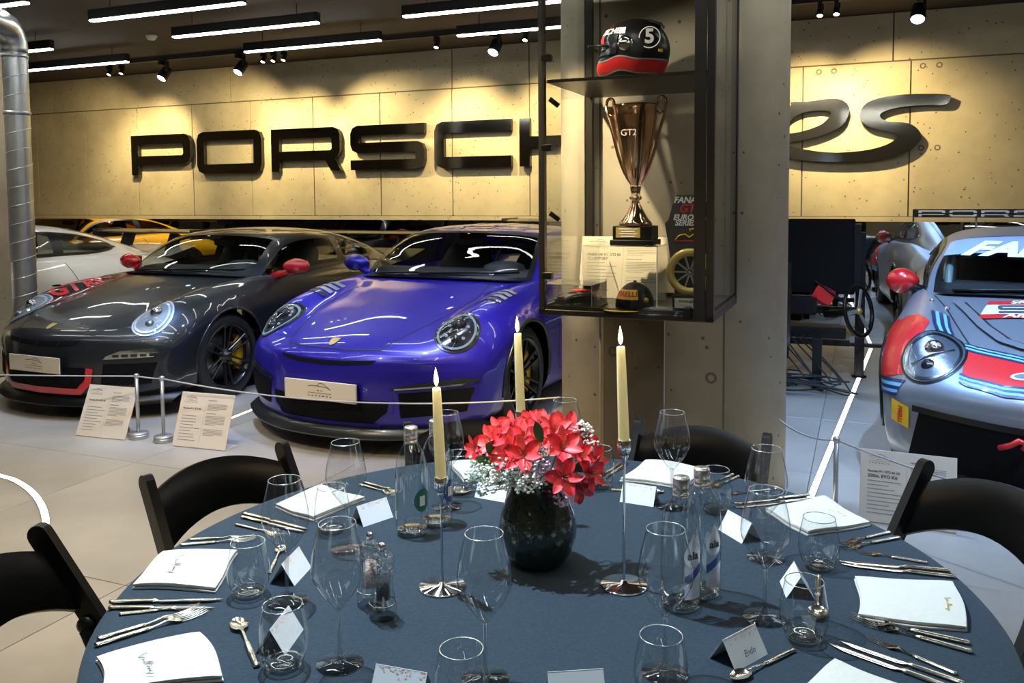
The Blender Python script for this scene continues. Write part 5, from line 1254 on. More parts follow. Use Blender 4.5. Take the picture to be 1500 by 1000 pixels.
# ------------------------------------------------------------------ glassware
glass_thin('crystal', (.985, .99, .99), ior=1.5, boost=1.6, dark=(.5, .56, .58))
pm('rim_glint', (.80, .86, .88), .12, .9)  # pale metal colour stands in for bright glints along the glass rims
glass_thin('crystal_solid', (.95, .965, .96), ior=1.55, boost=3.0, dark=(.7, .74, .74))
glass_thin('bottle_glass', (.95, .97, .965), ior=1.5, boost=1.6, dark=(.34, .42, .42))
wg = {'bowl': MB().lathe([(.005, .092), (.012, .100), (.030, .124), (.0415, .146), (.0435, .158), (.0425, .172), (.0385, .195), (.0335, .215), (.0295, .232)], 40).mesh('bowl', 'crystal'),
      'rim': MB().tube([(.0295*math.cos(a), .0295*math.sin(a), .232) for a in [2*PI*k/40 for k in range(40)]], .0007, 5, closed=True).mesh('rim', 'rim_glint'),
      'stem': MB().lathe([(0, .0955), (.005, .0935), (.0042, .085), (.0033, .06), (.0033, .02), (.005, .010), (.010, .0055), (.0375, .0025), (.038, .0015), (.0375, .0), (0, .0)], 36).mesh('stem_and_foot', 'crystal_solid')}
tg = {'wall': MB().lathe([(.026, .010), (.0335, .018), (.0385, .032), (.0400, .046), (.0385, .066), (.0345, .088), (.0312, .104)], 40).mesh('glass_wall', 'crystal'),
      'rim': MB().tube([(.0312*math.cos(a), .0312*math.sin(a), .104) for a in [2*PI*k/40 for k in range(40)]], .0009, 5, closed=True).mesh('rim', 'rim_glint'),
      'base': MB().lathe([(0, 0), (.024, 0), (.027, .003), (.032, .012), (.027, .0128), (.012, .0105), (0, .010)], 36).mesh('thick_base', 'crystal_solid')}
def glassware(kind, px, py, label):
    p = atz(px, py, TZ); W = wg if kind == 'wine' else tg
    t = thing('wine_glass' if kind == 'wine' else 'water_tumbler', label, 'wine glass' if kind == 'wine' else 'tumbler', (p.x, p.y, TZ), 0, 'stemmed wine glasses' if kind == 'wine' else 'stemless water tumblers')
    for m_ in W.values(): obj(m_.name, m_, t)
for px, py, lab in ((421, 881, 'stemmed wine glass right of the left napkin, behind the small place card'), (498, 972, 'large stemmed wine glass left of the salt and pepper mills'),
                    (509, 803, 'stemmed wine glass left of the bottle with green label'), (655, 742, 'stemmed wine glass behind the short candle'),
                    (711, 994, 'stemmed wine glass in the centre foreground before the vase'), (984, 742, 'stemmed wine glass behind the two bottles on the right'),
                    (1121, 818, 'stemmed wine glass on the right, the farther of two in line'), (1120, 905, 'stemmed wine glass on the right, the nearer of two in line'),
                    (974, 985, 'stemmed wine glass before the two right-hand bottles'), (828, 716, 'stemmed wine glass behind the red flowers')):
    glassware('wine', px, py, lab)
for px, py, lab in ((365, 872, 'water tumbler on the corner of the left napkin'), (416, 978, 'water tumbler at the lower left with a place card behind it'), (487, 779, 'water tumbler before the far left napkin'),
                    (672, 722, 'water tumbler left of the white blossoms, behind the short candle'), (878, 714, 'water tumbler behind the right side of the bouquet'), (1048, 750, 'water tumbler right of the two bottles at the back'),
                    (1199, 832, 'water tumbler before the right-hand napkin'), (1177, 938, 'water tumbler before the tent card seen end-on'), (677, 1052, 'water tumbler cut by the lower edge, left of the centre'),
                    (968, 1030, 'water tumbler cut by the lower edge, below the right-hand bottles')):
    glassware('tumbler', px, py, lab)
# --- bottles
pm('label_green', (.02, .15, .11), .4); pm('label_blue', (.03, .06, .28), .4); pm('label_silver', (.62, .66, .72), .3, .5)
pm('cap_silver', (.70, .70, .70), .25, .9)
bt = {'body': MB().lathe([(.030, .006), (.0355, .012), (.0365, .03), (.0365, .140), (.034, .165), (.027, .187), (.018, .202), (.0140, .210), (.0132, .232)], 40).mesh('glass_body', 'bottle_glass'),
      'base': MB().lathe([(0, .0), (.031, .0), (.034, .004), (.034, .011), (.02, .008), (0, .013)], 36).mesh('thick_base', 'crystal_solid'),
      'cap': MB().lathe([(.0150, .215), (.0155, .217), (.0155, .222), (.0145, .223), (.0152, .226), (.0152, .240), (.014, .243), (0, .243)], 28).mesh('screw_cap', 'cap_silver'),
      'ring': MB().lathe([(.0138, .206), (.0152, .208), (.0152, .213), (.0138, .214)], 24).mesh('neck_ring', 'cap_silver')}
def cylpatch(outline, r, z0, az, mat, name, parent, off=.0006):
    """flat outline (arc length, height) wrapped on a bottle"""
    bm = bmesh.new(); vs = [bm.verts.new((p[0], p[1], 0)) for p in outline]
    for t_ in tessellate_polygon([[Vector((p[0], p[1], 0)) for p in outline]]): bm.faces.new([vs[i] for i in t_])
    for _ in range(3):
        le = [e for e in bm.edges if e.calc_length() > .006]
        if not le: break
        bmesh.ops.subdivide_edges(bm, edges=le, cuts=1); bmesh.ops.triangulate(bm, faces=bm.faces)
    bm.verts.index_update(); rr = r+off; m = MB(); m.add([(rr*math.cos(az+v.co.x/r), rr*math.sin(az+v.co.x/r), z0+v.co.y) for v in bm.verts], [tuple(q.index for q in f.verts) for f in bm.faces], True); bm.free()
    return m.build(name, mat, parent)
def bottle(px, py, label, kind, az):
    p = atz(px, py, TZ); t = thing('water_bottle', label, 'bottle', (p.x, p.y, TZ), 0, 'clear glass water bottles'); r = .0365
    for m_ in bt.values(): obj(m_.name, m_, t)
    if kind in ('green', 'blue'):
        lb = cylpatch(ell(0, 0, .021, .026, 0, 24), r, .085, az, 'label_'+kind, 'front_label', t); cylpatch(rrect(-.008, .006, -.012, .010, .001), r, .085, az, 'paper_card', 'barcode', lb, .0012)
        cylpatch(ell(0, 0, .017, .024, 0, 20), r, .08, az-2.1, 'label_'+kind, 'rear_label', t)
    else:
        drop = [(0, .034)]+[(.017*math.cos(a), -.006+.020*math.sin(a)) for a in np.linspace(.6, PI*2-PI-.6-2*PI, 18)]
        lb = cylpatch(drop, r, .115, az, 'label_silver', 'drop_label', t)
        mt = text_mesh('ala', .020, 0, .0006)
        for v in mt.vertices: v.co = ((r+.0014)*math.cos(az+v.co.x/r), (r+.0014)*math.sin(az+v.co.x/r), .110+v.co.y)
        mt.materials.clear(); mt.materials.append(MATS['print_dark']); obj('label_lettering', mt, lb)
        cylpatch([(-.016, -.012), (.018, .010), (.018, .026), (-.016, .004)], r, .068, az, 'label_blue', 'blue_band', t); cylpatch([(-.016, -.035), (.018, -.035), (.018, .008), (-.016, -.014)], r, .066, az, 'label_silver', 'lower_label', t)
bottle(604, 781, 'clear water bottle with green label left of the short candle', 'green', -.75)
bottle(640, 767, 'clear water bottle with blue label right behind the short candle', 'blue', -.5)
bottle(997, 889, 'nearer of the two clear bottles with silver drop labels', 'silver', -1.15)
bottle(1027, 870, 'farther of the two clear bottles with silver drop labels', 'silver', -1.1)
# --- salt and pepper mills
glass_thin('mill_acrylic', (.96, .97, .97), ior=1.5, boost=1.5, dark=(.5, .55, .58))
pm('peppercorn', (.02, .015, .013), .8, bump=(300, 1)); pm('salt_pink', (.80, .60, .55), .7, bump=(300, 1))
def mill(px, py, label, fill):
    p = atz(px, py, TZ); t = thing('spice_mill', label, 'mill', (p.x, p.y, TZ), 0, 'clear acrylic salt and pepper mills')
    MB().lathe([(0, .0), (.0235, .0), (.0245, .003), (.0245, .024), (.022, .030), (.0205, .045), (.0185, .060), (.020, .075), (.0215, .083), (.0215, .088), (.0165, .088), (.014, .06), (.0145, .034), (0, .030)], 32).build('body', 'mill_acrylic', t)
    MB().lathe([(.012, .0895), (.0195, .0895), (.0205, .094), (.0225, .104), (.0205, .114), (.013, .119), (.006, .120), (0, .120)], 32).build('head', 'mill_acrylic', t)
    MB().lathe([(0, .035), (.0122, .035), (.0125, .05), (.0118, .066 if fill == 'peppercorn' else .08), (0, .067 if fill == 'peppercorn' else .082)], 20).build('contents', fill, t)
    MB().lathe([(.0055, .1205), (.0065, .122), (.0065, .133), (.004, .136), (0, .136)], 16).build('knob', 'chrome', t); MB().lathe([(.0235, .026), (.0248, .0265), (.0248, .0285), (.0235, .029)], 28).build('base_ring', 'chrome', t)
mill(561, 903, 'clear acrylic mill filled with black pepper', 'peppercorn'); mill(543, 884, 'clear acrylic mill of pale pink salt behind the pepper mill', 'salt_pink')
# --- candles
waxy('wax', (.95, .88, .60), .5)
emission('flame', (1, .55, .16), 14.0); emission('flame_core', (1, .85, .5), 22.0)
def candle(px, py, hh, hc, label, lean=R(-2.0), pos=None):
    p = pos or atz(px, py, TZ); t = thing('candle_holder', 'slim chrome candle holder '+label, 'candle holder', (p.x, p.y, TZ), 0, 'slim chrome candle holders')
    MB().lathe([(0, 0), (.044, 0), (.0455, .001), (.0455, .003), (.044, .0045), (.008, .006), (.004, .012), (0, .012)], 48).build('base_plate', 'chrome', t)
    MB().lathe([(.0030, .008), (.0026, hh*.4), (.0026, hh-.06), (.004, hh-.045), (.0085, hh-.034), (.0085, hh-.030)], 16).build('stem', 'chrome', t)
    G = [[(r*(1+.05*math.cos(a*12))*math.cos(a), r*(1+.05*math.cos(a*12))*math.sin(a), z) for a in [2*PI*k/48 for k in range(49)]] for r, z in ((.004, hh-.035), (.0085, hh-.029), (.0122, hh-.022), (.0128, hh-.002), (.0118, hh), (.0105, hh-.004))]
    MB().grid(G).build('cup', 'chrome', t)
    c = thing('taper_candle', 'lit cream taper candle '+label, 'candle', (p.x, p.y, TZ+hh-.012), 0, 'lit cream taper candles'); c.rotation_euler = (0, lean, 0)
    MB().lathe([(0, 0), (.0098, 0), (.0106, .012), (.0100, hc*.5), (.0082, hc-.004), (.0070, hc), (.004, hc-.002), (0, hc-.003)], 24).build('wax_body', 'wax', c)
    MB().tube([(0, 0, hc-.004), (.0004, 0, hc+.004), (.0012, 0, hc+.009)], .0009, 6).build('wick', 'print_dark', c)
    fl_ = MB().lathe([(0, hc+.003), (.0030, hc+.008), (.0044, hc+.014), (.0036, hc+.022), (.0018, hc+.031), (0, hc+.040)], 14).build('flame', 'flame', c)
    MB().lathe([(0, hc+.006), (.0022, hc+.011), (.0026, hc+.016), (.0012, hc+.024), (0, hc+.028)], 10).build('flame_core', 'flame_core', fl_)
    light('POINT', 'candle_glow', (p.x+math.sin(lean)*(hc+.02), p.y, TZ+hh+hc+.012), .9, (1, .66, .30), .008)
candle(648, 860, .218, .183, 'left of the vase, beside the green bottle'); candle(914, 858, .288, .19, 'right of the vase, the tallest in view')
cp2 = Vector((.018, 1.93, 0)); candle(0, 0, .262, .19, 'behind the red flowers', pos=cp2)
# ------------------------------------------------------------------ cutlery
def cut_mesh():
    D = {}
    def handle(L0, L1, mb):     # engraved handle from y=L0 to L1
        G = [[(w_*math.cos(a), y, .0042+h_*math.sin(a)) for a in [2*PI*k/10 for k in range(11)]] for y, w_, h_ in ((L0, .0002, .0002), (L0+.001, .0055, .0034), (L0+.006, .0068, .004), (L0+.010, .0056, .0034), (L0+.05, .0060, .0036), (L1-.012, .0052, .0034), (L1-.008, .0062, .0038), (L1-.004, .0045, .003), (L1, .003, .002))]
        mb.grid(G)
    h = MB(); handle(0, .095, h); D['handle'] = h.mesh('handle', 'silver')
    b = MB(); rows = []
    for k in range(15):
        t_ = k/14; y = .094+.126*t_; up = .0065*(1-(1-t_)**3); wl = .0085*(1 if t_ < .7 else max(.02, 1-((t_-.7)/.3)**2)); wr = .0080*(1 if t_ < .75 else max(.02, 1-((t_-.75)/.25)**1.5))
        e = .35 if t_ < .03 else 1.0; rows.append([(-wl*e, y, .0035), (0, y, .0050), (wr*e, y, .0035), (0, y, .0024), (-wl*e, y, .0035)])
    b.grid(rows); D['blade'] = b.mesh('blade', 'chrome')
    n_ = MB(); rows = []
    for y, w_, z, th in ((.092, .003, .0040, .0018), (.110, .0026, .006, .0016), (.125, .0035, .0085, .0012), (.133, .0075, .0075, .0009), (.142, .0112, .0045, .0008), (.150, .0122, .0028, .0008)):
        rows.append([(-w_, y, z), (0, y, z-.0012), (w_, y, z), (0, y, z-.0012-th), (-w_, y, z)])
    n_.grid(rows); D['neck'] = n_.mesh('neck', 'silver')
    t1 = MB(); 
    rows = [[(-.0011*s_, y, z), (.0011*s_, y, z), (.0009*s_, y, z-.0012), (-.0009*s_, y, z-.0012), (-.0011*s_, y, z)] for y, z, s_ in ((.149, .0028, 1.2), (.165, .0022, 1.1), (.185, .0045, 1), (.198, .008, .5))]; t1.grid(rows); D['tine'] = t1.mesh('tine', 'silver')
    s_ = MB(); G = []
    for i in range(9):
        la = i/8; r = math.sin(la*PI/2); G.append([(.0165*r*math.cos(a)*(1-.15*math.sin(a)), .165+.026*r*math.sin(a), .0075-.0055*(1-r*r)) for a in [2*PI*k/24 for k in range(25)]])
    s_.grid(G); D['bowl'] = s_.mesh('spoon_bowl', 'silver')
    sn = MB(); sn.grid([[(w_*math.cos(a), y, z+.0012*math.sin(a)) for a in [2*PI*k/8 for k in range(9)]] for y, w_, z in ((.092, .003, .0042), (.112, .0026, .0075), (.130, .0028, .0095), (.142, .005, .0078))]); D['spoon_neck'] = sn.mesh('spoon_neck', 'silver')
    return D
CM = cut_mesh()
CUTN = {'knife': .220, 'fork': .198, 'spoon': .191}
def cutlery(kind, p0, p1, label, sc=None, group='silver cutlery set on the table'):
    """p0: handle end, p1: tip, both pixels on the table top"""
    a = atz(*p0, TZ+.004); b = atz(*p1, TZ+.004); d_ = b-a; s_ = sc or min(1.08, max(.70, d_.xy.length/CUTN[kind]))
    t = thing('table_'+kind, label, kind, (a.x, a.y, TZ), math.atan2(d_.y, d_.x)-PI/2, group); t.scale = (s_,)*3
    obj('handle', CM['handle'], t)
    if kind == 'knife': obj('blade', CM['blade'], t)
    elif kind == 'fork':
        obj('neck', CM['neck'], t)
        for q in (-.0105, -.0035, .0035, .0105): obj('tine', CM['tine'], t, (q, 0, 0))
    else: obj('spoon_neck', CM['spoon_neck'], t); obj('spoon_bowl', CM['bowl'], t)
for k_, p0, p1, lab in (
    ('knife', (160, 881), (327, 877), 'upper of two knives above the left forks, near the left table edge'), ('knife', (159, 889), (314, 889), 'lower of two knives above the left forks, near the left table edge'),
    ('fork', (174, 898), (283, 887), 'small fork lying between the left knives and large forks'), ('fork', (142, 935), (288, 891), 'upper of two large forks above the lower left napkin'), ('fork', (138, 945), (303, 893), 'lower of two large forks above the lower left napkin'),
    ('spoon', (377, 975), (346, 906), 'spoon left of the tumbler at the lower left'), ('fork', (276, 789), (372, 784), 'upper fork above the left napkin, before the far left chair'), ('fork', (264, 797), (374, 788), 'lower fork above the left napkin, before the far left chair'),
    ('knife', (356, 751), (452, 775), 'upper of two knives before the far left napkin'), ('knife', (354, 756), (448, 779), 'lower of two knives before the far left napkin'), ('fork', (345, 767), (414, 783), 'small fork before the far left chair, behind a wine glass'),
    ('spoon', (394, 838), (410, 806), 'spoon behind the wine glass at the left napkin'), ('fork', (527, 708), (566, 720), 'fork beside the far left napkin, left of the green bottle'), ('fork', (533, 705), (572, 716), 'second fork beside the far left napkin, nearest the violet coupe'),
    ('spoon', (740, 713), (690, 719), 'spoon behind the white blossoms'), ('knife', (884, 700), (920, 676), 'knife standing out behind the right side of the bouquet'), ('knife', (878, 697), (914, 674), 'knife farther behind the right side of the bouquet'),
    ('spoon', (895, 716), (938, 718), 'spoon behind the place card at the tall candle'), ('fork', (1082, 696), (1040, 716), 'fork behind the tumbler before the pillar chair'), ('fork', (1074, 693), (1032, 712), 'second fork behind the tumbler before the pillar chair'),
    ('knife', (1186, 724), (1072, 736), 'upper of two knives behind the far right wine glass'), ('knife', (1190, 730), (1074, 742), 'lower of two knives behind the far right wine glass'), ('fork', (1128, 716), (1072, 722), 'small fork behind the far right wine glass'),
    ('fork', (1304, 778), (1228, 796), 'upper of two forks before the right napkin with folded edge'), ('fork', (1318, 786), (1229, 803), 'lower of two forks before the right napkin with folded edge'), ('fork', (1359, 823), (1256, 806), 'small fork above the right pair of knives'),
    ('knife', (1392, 835), (1230, 821), 'upper knife above the large right napkin'), ('knife', (1400, 844), (1233, 825), 'lower knife above the large right napkin'), ('fork', (1421, 941), (1245, 902), 'upper of two large forks below the large right napkin'),
    ('fork', (1425, 954), (1258, 908), 'lower of two large forks below the large right napkin'), ('fork', (1402, 986), (1273, 932), 'small fork below the two large forks at the right'), ('knife', (1413, 1000), (1230, 937), 'upper knife at the lower right corner'),
    ('knife', (1408, 1012), (1214, 941), 'lower knife at the lower right corner'), ('spoon', (1164, 950), (1071, 995), 'spoon in front of the place card with a written name'), ('spoon', (1199, 842), (1197, 908), 'spoon behind the tumbler at the right tent card')):
    cutlery(k_, p0, p1, lab)
# ------------------------------------------------------------------ napkins
def napkin(cs, label, embl=None, th=.013):
    P = [atz(x, y, TZ+.010) for x, y in cs]; c = sum(P, Vector())/4
    t = thing('napkin', label, 'napkin', (c.x, c.y, TZ), 0, 'folded cream napkins'); Q = [p-c for p in P]; n = 12; rnd = random.Random(int(cs[0][0]))
    ph_ = rnd.random()*6
    for lay, (z0, z1, inset) in enumerate(((.0008, th*.48, 0.0), (th*.50, th, .004))):
        def pt(u, v, z): u, v = u+.030*math.sin(v*PI*1.3+ph_)*(1 if lay else 1.25), v+.028*math.sin(u*PI*1.4+2*ph_); p = Q[0]*(1-u)*(1-v)+Q[1]*u*(1-v)+Q[2]*u*v+Q[3]*(1-u)*v; f = 1-inset*4; return Vector((p.x*f, p.y*f, z+max(0, .004*math.sin(u*3.5+ph_)*math.sin(v*2.6+ph_)*(z/th))))
        m = MB(); top_ = [[pt(i/n, j/n, z1-.0015*(abs(2*i/n-1)**8+abs(2*j/n-1)**8)) for j in range(n+1)] for i in range(n+1)]; m.grid(top_)
        ring_ = [(i/n, 0) for i in range(n)]+[(1, j/n) for j in range(n)]+[(1-i/n, 1) for i in range(n)]+[(0, 1-j/n) for j in range(n)]
        e = .006
        lo = [pt(u, v, z0) for u, v in ring_]; mid = [pt(.5+(u-.5)*(1+e), .5+(v-.5)*(1+e), (z0+z1)/2) for u, v in ring_]; hi_ = [pt(u, v, z1-.0015*(abs(2*u-1)**8+abs(2*v-1)**8)) for u, v in ring_]
        m.grid([lo+lo[:1], mid+mid[:1], hi_+hi_[:1]]); m.build('fold_layer', 'napkin', t)
    if embl:
        (ex, ey), (fx, fy), mt = embl; a = atz(ex, ey, TZ+th)-c; b = atz(fx, fy, TZ+th)-c; d_ = (b-a); L = d_.length; ex_ = d_.normalized(); ey_ = Vector((-ex_.y, ex_.x, 0)); pts = []
        scr = [(0, .5), (.04, .1), (.10, -.25), (.16, -.1), (.2, .15), (.26, -.1), (.32, .02), (.36, -.08), (.42, .0), (.48, .5), (.50, -.1), (.56, .5), (.62, -.1), (.68, .12), (.72, -.1), (.76, .1), (.82, -.1), (.86, .1), (.92, -.4), (1.0, .1)]
        for x, y in scr: pts.append(a+ex_*(x*L)+ey_*(y*L*.28)+Vector((0, 0, TZ*0)))
        MB().tube([(p.x, p.y, th+.0045) for p in pts], .0007, 4).build('embroidered_script', mt, t)
    return t
napkin([(190, 857), (240, 807), (352, 803), (314, 859)], 'folded napkin at the left table edge, before the far left chair', ((261, 817), (252, 842), 'print_grey'))
napkin([(152, 1012), (142, 960), (294, 923), (330, 988)], 'folded napkin at the lower left below the two large forks', ((206, 962), (224, 990), 'print_grey'))
napkin([(456, 758), (400, 738), (470, 711), (536, 728)], 'folded napkin on the far left behind the wine glasses'); napkin([(678, 703), (660, 676), (722, 671), (738, 698)], 'folded napkin behind the white blossoms of the bouquet')
napkin([(1004, 711), (910, 700), (946, 673), (1030, 684)], 'folded napkin before the chair at the concrete pillar', ((985, 690), (1010, 692), 'gold_print'))
napkin([(1186, 781), (1122, 745), (1203, 726), (1274, 763)], 'folded napkin on the right with the floor light line behind', ((1212, 748), (1240, 757), 'gold_print'))
napkin([(1257, 899), (1255, 843), (1400, 852), (1418, 920)], 'large folded napkin at the right table edge', ((1386, 878), (1390, 897), 'gold_print')); napkin([(1130, 1040), (1226, 964), (1345, 1014), (1290, 1080)], 'folded napkin cut by the lower right edge')
# ------------------------------------------------------------------ place cards
pm('blossom_print', (.72, .42, .33), .7); pm('leaf_print', (.42, .42, .36), .7)
def place_card(top0, top1, foot, label, name=None, w_=.085, hgt=.042, half=.026):
    """tent card: ridge over pixel top0-top1 direction; foot: pixel of the middle of the face edge on the cloth"""
    a = atz(*top0, TZ+hgt); b = atz(*top1, TZ+hgt); d_ = (b-a); d_.z = 0; d_.normalize(); c = (a+b)/2; nrm = Vector((d_.y, -d_.x, 0)); f = atz(*foot, TZ)
    if (f-c).dot(nrm) < 0: nrm = -nrm; d_ = -d_
    t = thing('place_card', label, 'place card', (c.x, c.y, TZ), math.atan2(d_.y, d_.x), 'tent-shaped paper place cards')
    for s_, nm in ((-1, 'front_face'), (1, 'rear_face')):
        m = MB(); th = .0006
        A = [Vector((-w_/2, s_*half, 0)), Vector((w_/2, s_*half, 0)), Vector((w_/2, 0, hgt)), Vector((-w_/2, 0, hgt))]; n2 = Vector((0, s_*hgt, half)).normalized()*th
        m.add([p for p in A]+[p-n2 for p in A], [(0, 1, 2, 3), (7, 6, 5, 4), (0, 4, 5, 1), (1, 5, 6, 2), (2, 6, 7, 3), (3, 7, 4, 0)]); fo = m.build(nm, 'paper_card', t)
        if s_ < 0:
            rnd = random.Random(int(top0[0])); fm = {'blossom_print': MB(), 'leaf_print': MB()}; up = Vector((0, half, hgt)).normalized(); ou = Vector((0, -hgt, half)).normalized()
            for q in range(46):
                u = rnd.uniform(-.46, .46)*w_; v = hgt*1.17*(1-abs(rnd.gauss(0, .12))) if True else 0; v = min(v, math.hypot(half, hgt)*.97); ce_ = Vector((u, -half, 0))+up*v+ou*.0004; r = rnd.uniform(.0010, .0022); k0 = rnd.random()*6
                fm['blossom_print' if rnd.random() < .6 else 'leaf_print'].add([ce_+(Vector((1, 0, 0))*math.cos(k0+a_)*r+up*math.sin(k0+a_)*r*.6) for a_ in (0, 1.26, 2.51, 3.77, 5.03)], [(0, 1, 2, 3, 4)])
            for mn, m2 in fm.items(): tag(m2.build('blossom_border', mn, fo), kind='stuff')
            if name: text('written_name', name, 'print_dark', .014, frame(Vector((0.004, -half, 0))+up*.016+ou*.0006, (1, 0, 0), up), fo, shear=.3)
    return t
place_card((412, 826), (438, 800), (448, 842), 'tent place card left of the salt and pepper mills, behind a wine glass'); place_card((520, 742), (568, 727), (558, 763), 'tent place card left of the bottle with green label')
place_card((398, 918), (420, 890), (432, 940), 'tent place card seen through the lower left tumbler'); place_card((916, 706), (958, 712), (930, 733), 'tent place card behind the tall candle stem')
place_card((1066, 746), (1102, 766), (1060, 782), 'tent place card between the right bottles and the wine glasses'); place_card((1164, 824), (1172, 842), (1150, 868), 'tent place card seen end-on behind the right tumbler', None, .07)
place_card((1058, 937), (1106, 912), (1108, 968), 'tent place card with a handwritten name on the right', 'Endo'); place_card((549, 971), (628, 985), (582, 1018), 'tent place card cut by the lower edge left of the centre')
place_card((796, 984), (889, 978), (846, 1020), 'tent place card cut by the lower edge in the centre'); place_card((706, 700), (742, 706), (722, 724), 'tent place card behind the white blossoms of the bouquet')
# ------------------------------------------------------------------ vase and flowers
vm = pm('vase_glass', (.010, .018, .014), .12, 0, .6, bump=(55, .5))
VP = atz(788, 823, TZ); VP = Vector((VP.x, VP.y, TZ))
va = thing('flower_vase', 'dark green black glass vase holding the red flowers', 'vase', VP)
VH = .172
MB().lathe([(0, 0), (.046, 0), (.056, .006), (.070, .030), (.079, .060), (.080, .080), (.075, .105), (.064, .135), (.055, .158), (.052, VH), (.0495, VH), (.052, .155), (.060, .132), (.072, .09), (.070, .04), (0, .02)], 48).build('vase_body', 'vase_glass', va)
MB().lathe([(0, .118), (.060, .118)], 24).build('dark_water', 'vent_black', va)
pm('petal_red', (.48, .014, .030), .5, noise=(70, .5)); pm('petal_coral', (.62, .05, .075), .5, noise=(90, .6)); pm('petal_deep', (.45, .012, .03), .5); pm('leaf_green', (.05, .14, .035), .5); pm('stem_green', (.06, .13, .04), .6)
pm('gyp_white', (.86, .90, .92), .7); pm('gyp_lilac', (.62, .56, .74), .7); pm('gyp_mint', (.70, .88, .88), .7); pm('anther', (.22, .10, .04), .7)
def petal_mesh(L, W_, curl, mat, nm):
    G = []
    for i in range(8):
        t_ = i/7; w_ = W_*(math.sin(PI*min(1, t_*.86+.10))**.8)*(1 if t_ < .96 else .45); y = L*(t_-.10*curl*t_*t_); z = L*(.62*t_-.42*curl*t_*t_)
        G.append([(w_*q, y*.92, z+.10*W_*(q*q)*3) for q in (-1, -.55, 0, .55, 1)])
    return MB().grid(G).mesh(nm, mat)
PT = [petal_mesh(.041, .0115, .8, 'petal_red', 'petal'), petal_mesh(.040, .0080, .5, 'petal_coral', 'inner_petal')]
sta = MB()
for k in range(5): a = k*1.257; sta.tube([(0, 0, .004), (.003*math.cos(a), .003*math.sin(a), .016), (.007*math.cos(a), .007*math.sin(a), .026)], .0006, 4)
sta = sta.mesh('stamens', 'anther')
def bloom(px, py, Y, face, size, label):
    d_ = ray(px, py); s_ = Y/d_[1]; p = Vector((d_[0]*s_, Y, EYE+d_[2]*s_)); t = thing('red_flower', label, 'flower', p, 0, 'red alstroemeria blooms')
    z = Vector(face).normalized(); q = z.to_track_quat('Z', 'Y'); t.rotation_mode = 'QUATERNION'; t.rotation_quaternion = q; t.scale = (size,)*3; rnd = random.Random(int(px*7+py)); o0 = rnd.random()*2
    for k in range(6):
        o = obj(PT[k % 2].name, PT[k % 2], t); o.rotation_euler = (rnd.uniform(-.12, .15), rnd.uniform(-.1, .1), o0+k*PI/3+rnd.uniform(-.1, .1))
    tag(obj('stamens', sta, t), kind='stuff')
    inv = (Matrix.Translation(p)@q.to_matrix().to_4x4()@Matrix.Diagonal((size, size, size, 1))).inverted()
    m_ = Vector((VP.x+(p.x-VP.x)*.35, VP.y+(p.y-VP.y)*.35, TZ+VH)); path = [p, p-z*.02*size, (p+m_)/2+Vector((0, 0, .004)), m_, Vector((VP.x+(p.x-VP.x)*.1, VP.y+(p.y-VP.y)*.1, TZ+.12))]
    MB().tube([inv@v for v in path], .0016/size, 5).build('stem', 'stem_green', t)
YV = VP.y
for px, py, dy, fx, fz, sz, lab in ((697, 656, -.01, -.8, .3, .75, 'small red bud at the left tip of the bouquet'), (722, 650, -.01, -.6, .7, 1.1, 'red bloom on the left side of the bouquet, beside the small bud'), (733, 634, .01, -.4, .9, 1.0, 'red bloom at the upper left of the bouquet'),
    (750, 628, .03, -.2, 1, 1.0, 'red bloom just below the middle candle'), (748, 655, -.03, -.35, .6, 1.05, 'red bloom in the left centre of the bouquet'), (767, 640, .0, 0, 1, .95, 'red bloom in the top centre of the bouquet'),
    (768, 668, -.06, -.1, .45, 1.15, 'large red bloom low in the centre of the bouquet'), (776, 622, .05, .1, 1, .9, 'red bloom behind the green leaf'), (790, 648, -.02, .1, .7, .95, 'red bloom right of the green leaf in the centre'),
    (792, 622, .03, .0, 1, .95, 'tallest pointed red bloom at the top of the bouquet'), (812, 634, .0, .2, .9, 1.15, 'large red bloom at the upper right of the bouquet'), (830, 628, .03, .45, .85, 1.1, 'red bloom at the top right before the pillar'),
    (822, 657, -.04, .25, .6, 1.2, 'large red bloom in the right centre of the bouquet'), (852, 645, .02, .8, .55, 1.0, 'red bloom pointing to the upper right'), (848, 668, -.02, .6, .5, .9, 'red bloom between the right centre and the tumbler'),
    (824, 699, -.08, .1, .3, 1.15, 'large open red bloom hanging over the vase rim'), (868, 672, -.01, .9, .35, 1.0, 'red bloom at the right tip of the bouquet'), (860, 692, -.04, .8, .1, 1.1, 'red bloom at the lower right before the tumbler'),
    (846, 712, -.06, .6, -.25, 1.0, 'lowest red bloom at the right of the vase rim'), (742, 672, -.05, -.5, .3, .85, 'red bloom low on the left above the white blossoms')):
    bloom(px, py, YV+dy, (fx, -.75, fz), sz, lab)
lf = MB(); 
